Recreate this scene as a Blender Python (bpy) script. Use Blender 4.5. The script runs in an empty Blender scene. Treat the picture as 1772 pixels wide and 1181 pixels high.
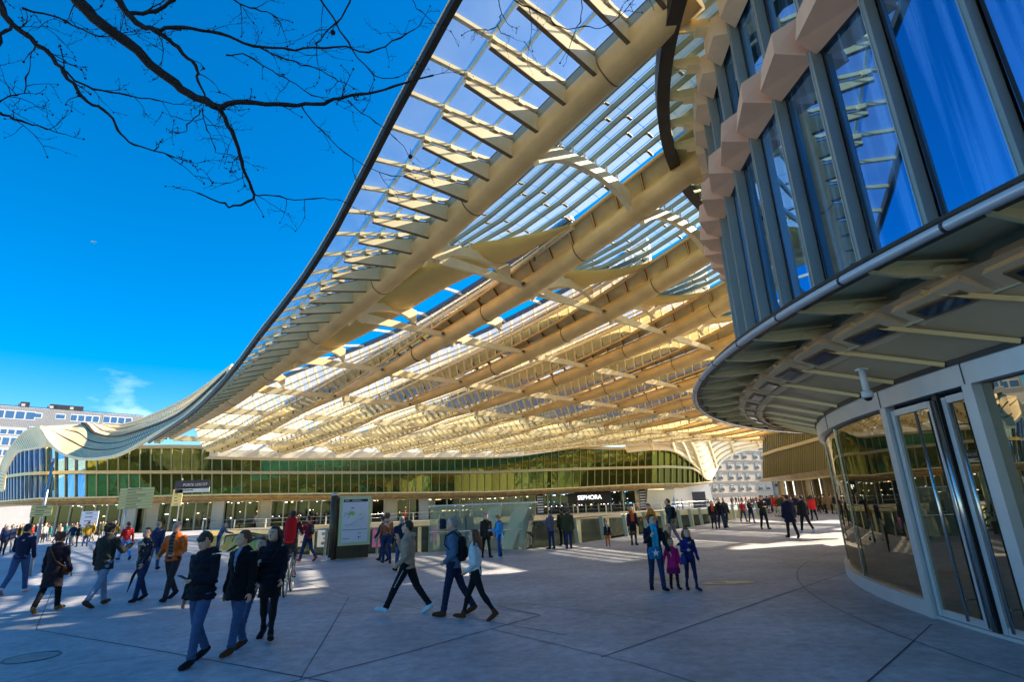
import bpy, bmesh, math, random
import numpy as np
from mathutils import Vector, Matrix, noise as mnoise
random.seed(7)
S = bpy.context.scene
COL = S.collection
R = math.radians
# ---------------------------------------------------------------- camera
FPX, PITCH, ROLL, HC = 933.0, R(16.8), R(2.17), 1.95
cam_d = bpy.data.cameras.new('camera'); cam = bpy.data.objects.new('camera', cam_d); COL.objects.link(cam)
cam_d.sensor_width = 36; cam_d.lens = 36*FPX/1772; cam_d.clip_end = 6000; cam_d.clip_start = .05
cam.location = (0, 0, HC)
cam.rotation_euler = (Matrix.Rotation(R(90)+PITCH, 4, 'X') @ Matrix.Rotation(-ROLL, 4, 'Z')).to_euler()
S.camera = cam
# ---------------------------------------------------------------- world and sun
SUN = Vector((.90, .44, 0)).normalized(); SEL = R(33)
SUNV = Vector((SUN.x*math.cos(SEL), SUN.y*math.cos(SEL), math.sin(SEL)))
w = bpy.data.worlds.new("World"); S.world = w; w.use_nodes = True
nt = w.node_tree; nt.nodes.clear()
N = nt.nodes.new; L = nt.links.new
out = N('ShaderNodeOutputWorld'); bg = N('ShaderNodeBackground'); L(bg.outputs[0], out.inputs[0])
sky = N('ShaderNodeTexSky'); sky.sky_type = 'NISHITA'; sky.sun_disc = False
sky.sun_elevation = SEL; sky.sun_rotation = math.atan2(SUN.x, SUN.y)
sky.air_density = 1.0; sky.dust_density = .3; sky.ozone_density = 3.0
hs = N('ShaderNodeHueSaturation'); hs.inputs['Hue'].default_value = .502; hs.inputs['Saturation'].default_value = 1.62; hs.inputs['Value'].default_value = .68
L(sky.outputs[0], hs.inputs['Color'])
# thin clouds low in the sky
tc = N('ShaderNodeTexCoord'); mp = N('ShaderNodeMapping'); mp.inputs['Scale'].default_value = (3.4, 3.4, 7.5)
L(tc.outputs['Generated'], mp.inputs['Vector'])
nz = N('ShaderNodeTexNoise'); nz.inputs['Scale'].default_value = 2.1; nz.inputs['Detail'].default_value = 6; nz.inputs['Roughness'].default_value = .55
L(mp.outputs[0], nz.inputs['Vector'])
cr = N('ShaderNodeValToRGB'); cr.color_ramp.elements[0].position = .585; cr.color_ramp.elements[1].position = .80
L(nz.outputs['Fac'], cr.inputs[0])
sx = N('ShaderNodeSeparateXYZ'); L(tc.outputs['Generated'], sx.inputs[0])
mr = N('ShaderNodeMapRange'); mr.inputs['From Min'].default_value = .26; mr.inputs['From Max'].default_value = .08; L(sx.outputs['Z'], mr.inputs['Value'])
mm = N('ShaderNodeMath'); mm.operation = 'MULTIPLY'; L(cr.outputs[0], mm.inputs[0]); L(mr.outputs[0], mm.inputs[1])
mm2 = N('ShaderNodeMath'); mm2.operation = 'MULTIPLY'; L(mm.outputs[0], mm2.inputs[0]); mm2.inputs[1].default_value = .75
mx = N('ShaderNodeMixRGB'); L(mm2.outputs[0], mx.inputs[0]); L(hs.outputs[0], mx.inputs[1]); mx.inputs[2].default_value = (6.5, 7.2, 8.2, 1)
L(mx.outputs[0], bg.inputs[0]); bg.inputs[1].default_value = .13
sd = bpy.data.lights.new('sun', 'SUN'); sd.energy = 5.0; sd.angle = R(.5); sd.color = (1, .88, .68)
so = bpy.data.objects.new('sun', sd); COL.objects.link(so)
so.rotation_euler = SUNV.to_track_quat('Z', 'Y').to_euler()
S.view_settings.view_transform = 'Standard'; S.view_settings.look = 'None'
S.view_settings.gamma = 1; S.view_settings.use_curve_mapping = False
S.view_settings.exposure = 1.5
S.render.engine = 'CYCLES'
S.cycles.max_bounces = 8; S.cycles.transparent_max_bounces = 24; S.cycles.glossy_bounces = 4
# ---------------------------------------------------------------- pixel rays (to set real things at real distances)
CAM = Vector((0, 0, HC))
def ray(px, py):
    x = px-886.; y = -(py-590.5); c, s = math.cos(ROLL), math.sin(ROLL)
    xr = x*c+y*s; yr = -x*s+y*c; cp, sp = math.cos(PITCH), math.sin(PITCH)
    return Vector((xr, FPX*cp-yr*sp, yr*cp+FPX*sp))
def az(px, py, z=0.): r = ray(px, py); return CAM+r*((z-HC)/r.z)
def ay(px, py, Y): r = ray(px, py); return CAM+r*(Y/r.y)
def ad(px, py, D): return CAM+ray(px, py).normalized()*D
def lerpt(T, x):
    if x <= T[0][0]: return T[0][1]
    for (a, b), (c, d) in zip(T, T[1:]):
        if x <= c: return b+(d-b)*(x-a)/(c-a)
    return T[-1][1]
# ---------------------------------------------------------------- materials
MATS = {}
def mat(name, col, rough=.6, metal=0., var=0., vs=3., bump=0., bs=20., spec=.5, coat=0., emit=None, es=1., alpha=None, trans=None):
    if name in MATS: return MATS[name]
    m = bpy.data.materials.new(name); m.use_nodes = True; t = m.node_tree; b = t.nodes['Principled BSDF']
    b.inputs['Base Color'].default_value = (*col, 1); b.inputs['Roughness'].default_value = rough
    b.inputs['Metallic'].default_value = metal; b.inputs['Specular IOR Level'].default_value = spec
    b.inputs['Coat Weight'].default_value = coat
    if var or bump:
        tcn = t.nodes.new('ShaderNodeTexCoord')
    if var:
        n = t.nodes.new('ShaderNodeTexNoise'); n.inputs['Scale'].default_value = vs; n.inputs['Detail'].default_value = 5
        t.links.new(tcn.outputs['Object'], n.inputs['Vector'])
        r = t.nodes.new('ShaderNodeValToRGB'); r.color_ramp.elements[0].position = .3; r.color_ramp.elements[1].position = .72
        r.color_ramp.elements[0].color = (*[max(0, c*(1-var)) for c in col], 1)
        r.color_ramp.elements[1].color = (*[min(1, c*(1+var)) for c in col], 1)
        t.links.new(n.outputs['Fac'], r.inputs[0]); t.links.new(r.outputs[0], b.inputs['Base Color'])
    if bump:
        n2 = t.nodes.new('ShaderNodeTexNoise'); n2.inputs['Scale'].default_value = bs; n2.inputs['Detail'].default_value = 4
        t.links.new(tcn.outputs['Object'], n2.inputs['Vector'])
        bp = t.nodes.new('ShaderNodeBump'); bp.inputs['Strength'].default_value = bump; bp.inputs['Distance'].default_value = .02
        t.links.new(n2.outputs['Fac'], bp.inputs['Height']); t.links.new(bp.outputs[0], b.inputs['Normal'])
    if emit:
        b.inputs['Emission Color'].default_value = (*emit, 1); b.inputs['Emission Strength'].default_value = es
    if trans is not None:      # share of light let straight through
        tr = t.nodes.new('ShaderNodeBsdfTransparent'); tr.inputs[0].default_value = (*trans[1], 1)
        mxn = t.nodes.new('ShaderNodeMixShader'); mxn.inputs[0].default_value = trans[0]
        o = t.nodes['Material Output']; t.links.new(b.outputs[0], mxn.inputs[1]); t.links.new(tr.outputs[0], mxn.inputs[2]); t.links.new(mxn.outputs[0], o.inputs[0])
    MATS[name] = m; return m
def tglass(name, col, tf, tt, var):
    """printed canopy glass: part clear, part translucent print, a little gloss"""
    m = bpy.data.materials.new(name); m.use_nodes = True; t = m.node_tree; t.nodes.clear(); n = t.nodes.new
    o = n('ShaderNodeOutputMaterial'); tl = n('ShaderNodeBsdfTranslucent'); df = n('ShaderNodeBsdfDiffuse'); tr = n('ShaderNodeBsdfTransparent'); gl = n('ShaderNodeBsdfGlossy')
    tr.inputs[0].default_value = (*tt, 1); gl.inputs['Roughness'].default_value = .05
    tcn = n('ShaderNodeTexCoord'); nz_ = n('ShaderNodeTexNoise'); nz_.inputs['Scale'].default_value = .5; nz_.inputs['Detail'].default_value = 4; t.links.new(tcn.outputs['Object'], nz_.inputs['Vector'])
    r = n('ShaderNodeMapRange'); r.inputs['From Min'].default_value = .3; r.inputs['From Max'].default_value = .7; r.inputs['To Min'].default_value = tf*(1-var*.5); r.inputs['To Max'].default_value = min(.95, tf*(1+var*.35)); t.links.new(nz_.outputs['Fac'], r.inputs['Value'])
    tl.inputs[0].default_value = (*col, 1); df.inputs[0].default_value = (*col, 1)
    a = n('ShaderNodeMixShader'); a.inputs[0].default_value = .3; t.links.new(tl.outputs[0], a.inputs[1]); t.links.new(df.outputs[0], a.inputs[2])
    b = n('ShaderNodeMixShader'); t.links.new(r.outputs[0], b.inputs[0]); t.links.new(a.outputs[0], b.inputs[1]); t.links.new(tr.outputs[0], b.inputs[2])
    fr = n('ShaderNodeFresnel'); fr.inputs[0].default_value = 1.3
    c = n('ShaderNodeMixShader'); t.links.new(fr.outputs[0], c.inputs[0]); t.links.new(b.outputs[0], c.inputs[1]); t.links.new(gl.outputs[0], c.inputs[2])
    t.links.new(c.outputs[0], o.inputs[0]); return m
def glossy(name, tint, base, fac, rough=.02, wob=0., ws=.6, curtain=None):
    """coated glass: reflects most of what stands before it over a dark tinted body"""
    m = bpy.data.materials.new(name); m.use_nodes = True; t = m.node_tree; t.nodes.clear()
    o = t.nodes.new('ShaderNodeOutputMaterial'); g = t.nodes.new('ShaderNodeBsdfGlossy'); g.inputs['Color'].default_value = (*tint, 1); g.inputs['Roughness'].default_value = rough
    d = t.nodes.new('ShaderNodeBsdfDiffuse'); d.inputs[0].default_value = (*base, 1)
    lw = t.nodes.new('ShaderNodeLayerWeight'); lw.inputs[0].default_value = .25
    mrn = t.nodes.new('ShaderNodeMapRange'); mrn.inputs['To Min'].default_value = fac; mrn.inputs['To Max'].default_value = min(1, fac+.35)
    t.links.new(lw.outputs['Facing'], mrn.inputs['Value'])
    mxn = t.nodes.new('ShaderNodeMixShader'); t.links.new(mrn.outputs[0], mxn.inputs[0]); t.links.new(d.outputs[0], mxn.inputs[1]); t.links.new(g.outputs[0], mxn.inputs[2])
    t.links.new(mxn.outputs[0], o.inputs[0])
    if curtain:      # folds of the curtains drawn behind the pane
        tc2 = t.nodes.new('ShaderNodeTexCoord'); mp2 = t.nodes.new('ShaderNodeMapping'); mp2.inputs['Scale'].default_value = (4.5, 4.5, .10); t.links.new(tc2.outputs['Object'], mp2.inputs['Vector'])
        n3 = t.nodes.new('ShaderNodeTexNoise'); n3.inputs['Scale'].default_value = 1.; n3.inputs['Detail'].default_value = 3; t.links.new(mp2.outputs[0], n3.inputs['Vector'])
        r3 = t.nodes.new('ShaderNodeValToRGB'); r3.color_ramp.elements[0].position = .46; r3.color_ramp.elements[0].color = (*base, 1); r3.color_ramp.elements[1].position = .58; r3.color_ramp.elements[1].color = (*curtain, 1)
        t.links.new(n3.outputs['Fac'], r3.inputs[0]); t.links.new(r3.outputs[0], d.inputs[0])
    if wob:
        tcn = t.nodes.new('ShaderNodeTexCoord'); n = t.nodes.new('ShaderNodeTexNoise'); n.inputs['Scale'].default_value = ws; n.inputs['Detail'].default_value = 1
        t.links.new(tcn.outputs['Object'], n.inputs['Vector']); bp = t.nodes.new('ShaderNodeBump'); bp.inputs['Strength'].default_value = wob; bp.inputs['Distance'].default_value = .1
        t.links.new(n.outputs['Fac'], bp.inputs['Height']); t.links.new(bp.outputs[0], g.inputs['Normal'])
    return m
GOLD = mat('champagne_painted_steel', (.88, .58, .22), .42, .05, .14, 1.0, spec=.5)
CREAM = mat('pale_cream_steel', (.95, .76, .42), .45, 0, .07, 2.)
CREAMW = mat('off_white_steel', (.90, .82, .66), .5, 0, .05, .5)
BELLY = mat('yellow_lacquered_steel', (.92, .64, .20), .45, .05, .08, .6)
BARM = mat('grey_green_glazing_bar', (.30, .33, .25), .4, .2)
BROWN = mat('bronze_brown_steel', (.22, .14, .06), .5, .2, .15, 4)
DARKB = mat('dark_bronze_gutter', (.055, .04, .022), .5, .3, .2, 2)
OLIVE = tglass('olive_glass_panel', (.60, .47, .22), .42, (.88, .92, .85), .3)
GLASS = tglass('canopy_glass', (.60, .68, .62), .50, (.92, .98, .94), .2)
GLASSW = tglass('wing_glass', (.70, .76, .76), .80, (.92, .96, .97), .15)
GLASSF = tglass('fritted_canopy_glass', (.66, .56, .36), .58, (.82, .90, .96), .5)
GREY = mat('brushed_aluminium', (.52, .53, .54), .32, .7, .08, 5)
STEEL = mat('stainless_steel', (.60, .60, .60), .22, 1.)
DGREY = mat('dark_grey_metal', (.05, .05, .055), .4, .4)
BLACK = mat('black_paint', (.012, .012, .013), .4)
WHITE = mat('white_paint', (.78, .78, .78), .45)
FFIN = mat('green_gold_mullion', (.40, .36, .16), .4, .3)
FGLASS = glossy('green_tinted_facade_glass', (.42, .46, .12), (.035, .045, .010), .28, .04, .10, 1.3)
BGLASS = glossy('blue_facade_glass', (.30, .58, .98), (.01, .035, .05), .52, .02, .10, .25, (.16, .34, .55))
DGLASS = glossy('dark_shop_glass', (.25, .30, .20), (.014, .016, .010), .20, .04)
DOORG = glossy('bronze_entrance_glass', (.62, .58, .46), (.028, .022, .013), .34, .01)
# ---------------------------------------------------------------- objects
def wloc(o):
    v = Vector((0, 0, 0))
    while o is not None: v += o.location; o = o.parent
    return v
def tag(o, label=None, cat=None, group=None, kind=None):
    if label: o['label'] = label
    if cat: o['category'] = cat
    if group: o['group'] = group
    if kind: o['kind'] = kind
    return o
def thing(name, label, cat, loc=(0, 0, 0), group=None):
    o = bpy.data.objects.new(name, None); COL.objects.link(o); o.location = loc; o.empty_display_size = .2
    return tag(o, label, cat, group)
def copy_tree(o, parent=None):
    c = o.copy(); COL.objects.link(c); c.parent = parent
    for ch in o.children: copy_tree(ch, c)
    return c
class MB:
    def __init__(s): s.v = []; s.f = []; s.m = []; s.s = []
    def quad(s, *p, m=0, sm=False):
        b = len(s.v); s.v += [tuple(q) for q in p]; s.f.append(tuple(range(b, b+len(p)))); s.m.append(m); s.s.append(sm)
    def hexa(s, p, m=0):       # p: 4 bottom then 4 top
        b = len(s.v); s.v += [tuple(q) for q in p]
        for f in ((3, 2, 1, 0), (4, 5, 6, 7), (0, 1, 5, 4), (1, 2, 6, 5), (2, 3, 7, 6), (3, 0, 4, 7)):
            s.f.append(tuple(b+i for i in f)); s.m.append(m); s.s.append(False)
    def box(s, c, d, rz=0., m=0):
        ca, sa = math.cos(rz), math.sin(rz); P = []
        for z in (-1, 1):
            for x, y in ((-1, -1), (1, -1), (1, 1), (-1, 1)):
                X, Y = x*d[0]/2, y*d[1]/2; P.append((c[0]+X*ca-Y*sa, c[1]+X*sa+Y*ca, c[2]+z*d[2]/2))
        s.hexa(P, m)
    def beam(s, a, b, w, h, up=(0, 0, 1), m=0, w2=None, h2=None):
        a = Vector(a); b = Vector(b); d = (b-a).normalized(); u = Vector(up); r = d.cross(u)
        if r.length < 1e-5: r = d.cross(Vector((1, 0, 0)))
        r.normalize(); u = r.cross(d).normalized(); w2 = w2 or w; h2 = h2 or h
        P = [a-r*w/2-u*h/2, a+r*w/2-u*h/2, b+r*w2/2-u*h2/2, b-r*w2/2-u*h2/2, a-r*w/2+u*h/2, a+r*w/2+u*h/2, b+r*w2/2+u*h2/2, b-r*w2/2+u*h2/2]
        s.hexa(P, m)
    def ring_loft(s, rings, m=0, cap=True, sm=True):
        n = len(rings[0]); b = len(s.v)
        for r_ in rings: s.v += [tuple(q) for q in r_]
        for i in range(len(rings)-1):
            for j in range(n):
                k = (j+1) % n
                s.f.append((b+i*n+j, b+i*n+k, b+(i+1)*n+k, b+(i+1)*n+j)); s.m.append(m); s.s.append(sm)
        if cap:
            s.f.append(tuple(b+j for j in reversed(range(n)))); s.m.append(m); s.s.append(False)
            e = b+(len(rings)-1)*n; s.f.append(tuple(e+j for j in range(n))); s.m.append(m); s.s.append(False)
    def tube(s, pts, r, n=8, m=0, cap=True, ry=None, ref=None, sm=True):
        pts = [Vector(p) for p in pts]; rings = []; U = None
        for i, p in enumerate(pts):
            d = (pts[min(i+1, len(pts)-1)]-pts[max(i-1, 0)])
            d = d.normalized() if d.length > 1e-9 else Vector((0, 0, 1))
            if U is None:
                U = Vector(ref) if ref else (Vector((0, 0, 1)) if abs(d.z) < .9 else Vector((1, 0, 0)))
            A = (U-d*U.dot(d))
            if A.length < 1e-6: A = d.orthogonal()
            A.normalize(); U = A; B = d.cross(A)
            rr = r[i] if isinstance(r, (list, tuple)) else r
            r2 = (ry[i] if isinstance(ry, (list, tuple)) else ry) if ry is not None else rr
            rings.append([p+A*(rr*math.cos(q))+B*(r2*math.sin(q)) for q in [2*math.pi*j/n for j in range(n)]])
        s.ring_loft(rings, m, cap, sm)
    def ball(s, c, rad, n=12, k=8, m=0):
        c = Vector(c); rad = (rad,)*3 if not isinstance(rad, (tuple, list)) else rad; rings = []
        for i in range(k+1):
            a = math.pi*(i+.001)/(k+.002)
            rings.append([c+Vector((rad[0]*math.sin(a)*math.cos(q), rad[1]*math.sin(a)*math.sin(q), -rad[2]*math.cos(a))) for q in [2*math.pi*j/n for j in range(n)]])
        s.ring_loft(rings, m)
    def prism(s, poly, ext, m=0):      # poly: closed list of 3-D points, ext: extrusion vector
        e = Vector(ext); b = len(s.v); n = len(poly)
        s.v += [tuple(Vector(p)-e/2) for p in poly]+[tuple(Vector(p)+e/2) for p in poly]
        s.f.append(tuple(b+i for i in reversed(range(n)))); s.f.append(tuple(b+n+i for i in range(n))); s.m += [m, m]; s.s += [False, False]
        for i in range(n):
            j = (i+1) % n; s.f.append((b+i, b+j, b+n+j, b+n+i)); s.m.append(m); s.s.append(False)
    def grid(s, G, m=0, sm=True):
        b = len(s.v); n = len(G[0])
        for row in G: s.v += [tuple(p) for p in row]
        for i in range(len(G)-1):
            for j in range(n-1):
                s.f.append((b+i*n+j, b+i*n+j+1, b+(i+1)*n+j+1, b+(i+1)*n+j)); s.m.append(m); s.s.append(sm)
    def mesh(s, name, off=Vector((0, 0, 0))):
        me = bpy.data.meshes.new(name); me.from_pydata([(x-off.x, y-off.y, z-off.z) for x, y, z in s.v], [], s.f)
        me.polygons.foreach_set('material_index', s.m); me.polygons.foreach_set('use_smooth', s.s); me.update(); return me
    def build(s, name, mats, parent=None, label=None):
        off = wloc(parent) if parent is not None else Vector((0, 0, 0))
        me = s.mesh(name, off)
        for m_ in (mats if isinstance(mats, (list, tuple)) else [mats]): me.materials.append(m_)
        o = bpy.data.objects.new(name, me); COL.objects.link(o); o.parent = parent
        if label: o['label'] = label
        return o
def fixn(o):
    bm = bmesh.new(); bm.from_mesh(o.data); bmesh.ops.recalc_face_normals(bm, faces=bm.faces); bm.to_mesh(o.data); bm.free(); return o
def textmesh(name, body, size, loc, xdir, updir, material, parent, align='CENTER', depth=.004):
    cu = bpy.data.curves.new(name, 'FONT'); cu.body = body; cu.size = size; cu.align_x = align; cu.align_y = 'CENTER'; cu.extrude = depth
    t = bpy.data.objects.new(name+'_tmp', cu); COL.objects.link(t)
    dg = bpy.context.evaluated_depsgraph_get(); me = bpy.data.meshes.new_from_object(t.evaluated_get(dg))
    bpy.data.objects.remove(t); bpy.data.curves.remove(cu)
    X = Vector(xdir).normalized(); U = Vector(updir).normalized(); Zn = X.cross(U)
    M = Matrix((X, U, Zn)).transposed().to_4x4(); M.translation = Vector(loc)-wloc(parent)
    me.transform(M); me.materials.clear(); me.materials.append(material); me.name = name
    o = bpy.data.objects.new(name, me); COL.objects.link(o); o.parent = parent; return o
# ================================================================ GROUND
def ground_mat(name, base, var, blue=0):
    m = bpy.data.materials.new(name); m.use_nodes = True; t = m.node_tree; b = t.nodes['Principled BSDF']
    tcn = t.nodes.new('ShaderNodeTexCoord')
    def nz(sc, de, ro=.5):
        n = t.nodes.new('ShaderNodeTexNoise'); n.inputs['Scale'].default_value = sc; n.inputs['Detail'].default_value = de; n.inputs['Roughness'].default_value = ro
        t.links.new(tcn.outputs['Object'], n.inputs['Vector']); return n
    a = nz(.35, 8, .65); c = nz(5, 8, .75); sp = nz(60, 3, .6)
    r1 = t.nodes.new('ShaderNodeValToRGB'); r1.color_ramp.elements[0].position = .3; r1.color_ramp.elements[1].position = .7
    r1.color_ramp.elements[0].color = (*[x*(1-var) for x in base], 1); r1.color_ramp.elements[1].color = (*[x*(1+var*.6) for x in base], 1)
    t.links.new(a.outputs['Fac'], r1.inputs[0])
    r2 = t.nodes.new('ShaderNodeValToRGB'); r2.color_ramp.elements[0].position = .36; r2.color_ramp.elements[0].color = (.50, .50, .52, 1); r2.color_ramp.elements[1].position = .62
    t.links.new(c.outputs['Fac'], r2.inputs[0])
    mu = t.nodes.new('ShaderNodeMixRGB'); mu.blend_type = 'MULTIPLY'; mu.inputs[0].default_value = .8; t.links.new(r1.outputs[0], mu.inputs[1]); t.links.new(r2.outputs[0], mu.inputs[2])
    r3 = t.nodes.new('ShaderNodeValToRGB'); r3.color_ramp.elements[0].position = .30; r3.color_ramp.elements[0].color = (.55, .55, .55, 1); r3.color_ramp.elements[1].position = .42
    t.links.new(sp.outputs['Fac'], r3.inputs[0])
    mu2 = t.nodes.new('ShaderNodeMixRGB'); mu2.blend_type = 'MULTIPLY'; mu2.inputs[0].default_value = .5; t.links.new(mu.outputs[0], mu2.inputs[1]); t.links.new(r3.outputs[0], mu2.inputs[2])
    t.links.new(mu2.outputs[0], b.inputs['Base Color'])
    rr = t.nodes.new('ShaderNodeMapRange'); rr.inputs['To Min'].default_value = .42; rr.inputs['To Max'].default_value = .75; t.links.new(c.outputs['Fac'], rr.inputs['Value']); t.links.new(rr.outputs[0], b.inputs['Roughness'])
    bp = t.nodes.new('ShaderNodeBump'); bp.inputs['Strength'].default_value = .25; bp.inputs['Distance'].default_value = .01
    t.links.new(sp.outputs['Fac'], bp.inputs['Height']); t.links.new(bp.outputs[0], b.inputs['Normal'])
    return m
CONC = ground_mat('pale_concrete_paving', (.53, .51, .52), .42)
CONC2 = ground_mat('smooth_concrete_slab', (.36, .33, .30), .16)
PIT = [az(345, 952), az(560, 962), az(742, 956), az(906, 952), az(1000, 941), az(1180, 915), az(1330, 889)]
PIT = [Vector((p.x, p.y, 0)) for p in PIT]
FARL, FARR = Vector((-50, 82, 0)), Vector((33, 95, 0))
FARM = [Vector((33, 94, 0)), Vector((5, 92, 0)), Vector((-20, 84, 0)), Vector((-44, 79, 0))]
poly_pit = PIT+FARM
def strip_ground():
    g = MB(); B = 900
    # near side, far side, left and right of the sunken court, as one sheet with the court cut out
    xs = [p for p in PIT]
    g.quad((-B, -B, 0), (B, -B, 0), (B, PIT[0].y*.5, 0), (-B, PIT[0].y*.5, 0))
    y0 = PIT[0].y*.5
    g.v += []
    def tri_strip(lower, upper):
        for (a, b), (c, d) in zip(zip(lower, lower[1:]), zip(upper, upper[1:])): g.quad(a, b, d, c)
    low = [Vector((p.x, y0, 0)) for p in PIT]; tri_strip(low, PIT)
    fy = 140
    up = [Vector((p.x, fy, 0)) for p in FARM][::-1]; tri_strip(FARM[::-1], up)
    # left
    g.quad((-B, y0, 0), (PIT[0].x, y0, 0), PIT[0], (-B, PIT[0].y, 0)); g.quad((-B, PIT[0].y, 0), PIT[0], FARM[-1], (-B, FARM[-1].y, 0))
    g.quad((-B, FARM[-1].y, 0), FARM[-1], (FARM[-1].x, fy, 0), (-B, fy, 0))
    g.quad((PIT[-1].x, y0, 0), (B, y0, 0), (B, PIT[-1].y, 0), PIT[-1]); g.quad(PIT[-1], (B, PIT[-1].y, 0), (B, FARM[0].y, 0), FARM[0])
    g.quad(FARM[0], (B, FARM[0].y, 0), (B, fy, 0), (FARM[0].x, fy, 0))
    g.quad((-B, fy, 0), (B, fy, 0), (B, 2500, 0), (-B, 2500, 0))
    return g
gr = strip_ground().build('ground', CONC); gr['kind'] = 'structure'
# sunken court: floor and walls
g = MB(); zf = -5.2
g.quad(*[(p.x, p.y, zf) for p in poly_pit])
o = g.build('court_floor', CONC2); o['kind'] = 'structure'
SLAB = mat('yellow_stone_slab_edge', (.74, .60, .32), .5, 0, .12, .7)
g = MB()
for i in range(len(poly_pit)):
    a, b = poly_pit[i], poly_pit[(i+1) % len(poly_pit)]
    g.quad((a.x, a.y, zf), (b.x, b.y, zf), (b.x, b.y, -.01), (a.x, a.y, -.01))
o = g.build('court_wall', SLAB); tag(o, 'cream wall lining the sunken court below the railing', 'wall')
# far lower gallery: slab edge, glass shop front, posts and posters
gal = thing('lower_gallery', 'glazed lower shop gallery under the pale slab edge across the sunken court', 'gallery', (FARM[2].x, FARM[2].y, -5.2))
for i in range(3):
    a, b = FARM[i], FARM[i+1]; d = (b-a).normalized(); nrm = Vector((-d.y, d.x, 0)); nrm = nrm if nrm.y < 0 else -nrm
    g = MB(); g.beam(a+nrm*.35+Vector((0, 0, -.38)), b+nrm*.35+Vector((0, 0, -.38)), .9, .78); g.build('slab_edge', SLAB, gal)
    g = MB(); A = a+nrm*.1; Bq = b+nrm*.1
    g.quad((A.x, A.y, -4.9), (Bq.x, Bq.y, -4.9), (Bq.x, Bq.y, -.9), (A.x, A.y, -.9)); g.build('shop_glass', DGLASS, gal)
    n = int((b-a).length/4.6)
    for k in range(n+1):
        p = a+(b-a)*(k/n)+nrm*.3
        g = MB(); g.box((p.x, p.y, -3.), (.5, .35, 4.2), math.atan2(d.y, d.x)); g.build('post', SLAB, gal)
POSTC = [(.75, .72, .70), (.55, .12, .35), (.05, .28, .6), (.7, .68, .6), (.45, .1, .4), (.75, .6, .1)]
def poster(px, py, w, h, ci, label):
    base = None
    for Y in np.arange(76, 97, .25):
        p = ay(px, py, Y)
        for a, b in zip(FARM, FARM[1:]):
            if b.x <= p.x <= a.x:
                yy = a.y+(b.y-a.y)*(p.x-a.x)/(b.x-a.x)
                if p.y >= yy-1.1 and base is None: base = p
    if base is None: base = ay(px, py, 84)
    t = thing('poster', label, 'poster', base)
    q = MB(); q.box(base, (w, .1, h), .1); q.build('frame', DGREY, t)
    q = MB(); q.box(base+Vector((0, -.07, 0)), (w-.16, .03, h-.16), .1); sh = q.build('print', mat('poster_paper_%d' % ci, POSTC[ci], .6), t)
    q = MB(); rnd = random.Random(ci*7+3)
    for k in range(7):
        q.box(base+Vector((rnd.uniform(-.3, .3)*w, -.095, rnd.uniform(-.32, .32)*h)), (rnd.uniform(.15, .4)*w, .01, rnd.uniform(.06, .2)*h), .1, m=k % 3)
    q.build('motif', [mat('ink_%d_%d' % (ci, k), c, .6) for k, c in enumerate([(.5, .1, .15), (.06, .2, .4), (.1, .1, .1)])], t)
poster(558, 932, 1.5, 2.5, 0, 'pale poster with red flower motif beside the map stand')
poster(519, 932, 1.5, 2.4, 3, 'dark framed poster behind the man in the maroon jacket')
poster(652, 932, 1.4, 2.6, 1, 'purple poster just right of the map stand')
poster(873, 925, 1.4, 2.6, 2, 'blue poster low in the court seen behind the glass shaft')
poster(752, 925, 1.4, 2.2, 4, 'violet poster left of the glass shaft down in the court')
# joints in the paving, drawn as thin sunken strips
JOINT = mat('dark_joint_filler', (.07, .065, .065), .8)
def joint(pts, wd=.028):
    q = MB()
    for a, b in zip(pts, pts[1:]):
        A, B_ = az(*a), az(*b); d = (B_-A); d.z = 0; d.normalize(); n_ = Vector((-d.y, d.x, 0))*wd/2*.7
        q.quad((A-n_).to_tuple()[:2]+(.004,), (A+n_).to_tuple()[:2]+(.004,), (B_+n_).to_tuple()[:2]+(.004,), (B_-n_).to_tuple()[:2]+(.004,))
    o = q.build('paving_joint', JOINT); o['kind'] = 'structure'; return o
for pts, wd in [([(62, 1091), (300, 1132), (560, 1180), (700, 1210)], .03), ([(62, 1091), (92, 1020), (118, 960)], .022),
                ([(500, 1183), (700, 1132), (935, 1066), (860, 1050)], .035), ([(604, 1034), (560, 1110), (520, 1176)], .022), ([(300, 1132), (140, 1150), (-20, 1190)], .018),
                ([(440, 985), (600, 1030), (760, 1062), (980, 1100)], .022), ([(655, 1020), (800, 1046), (935, 1066)], .02),
                ([(860, 1050), (915, 1046), (990, 1056), (1180, 1080)], .02), ([(1040, 1139), (1250, 1066), (1489, 983)], .032),
                ([(1490, 1192), (1560, 1130), (1612, 1082)], .03), ([(850, 1090), (1100, 1150), (1260, 1200)], .02),
                ([(985, 1052), (1100, 1020), (1260, 990), (1440, 962)], .016), ([(220, 975), (420, 968), (610, 990)], .02), ([(0, 1010), (200, 990)], .02)]:
    joint(pts, wd)
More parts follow.
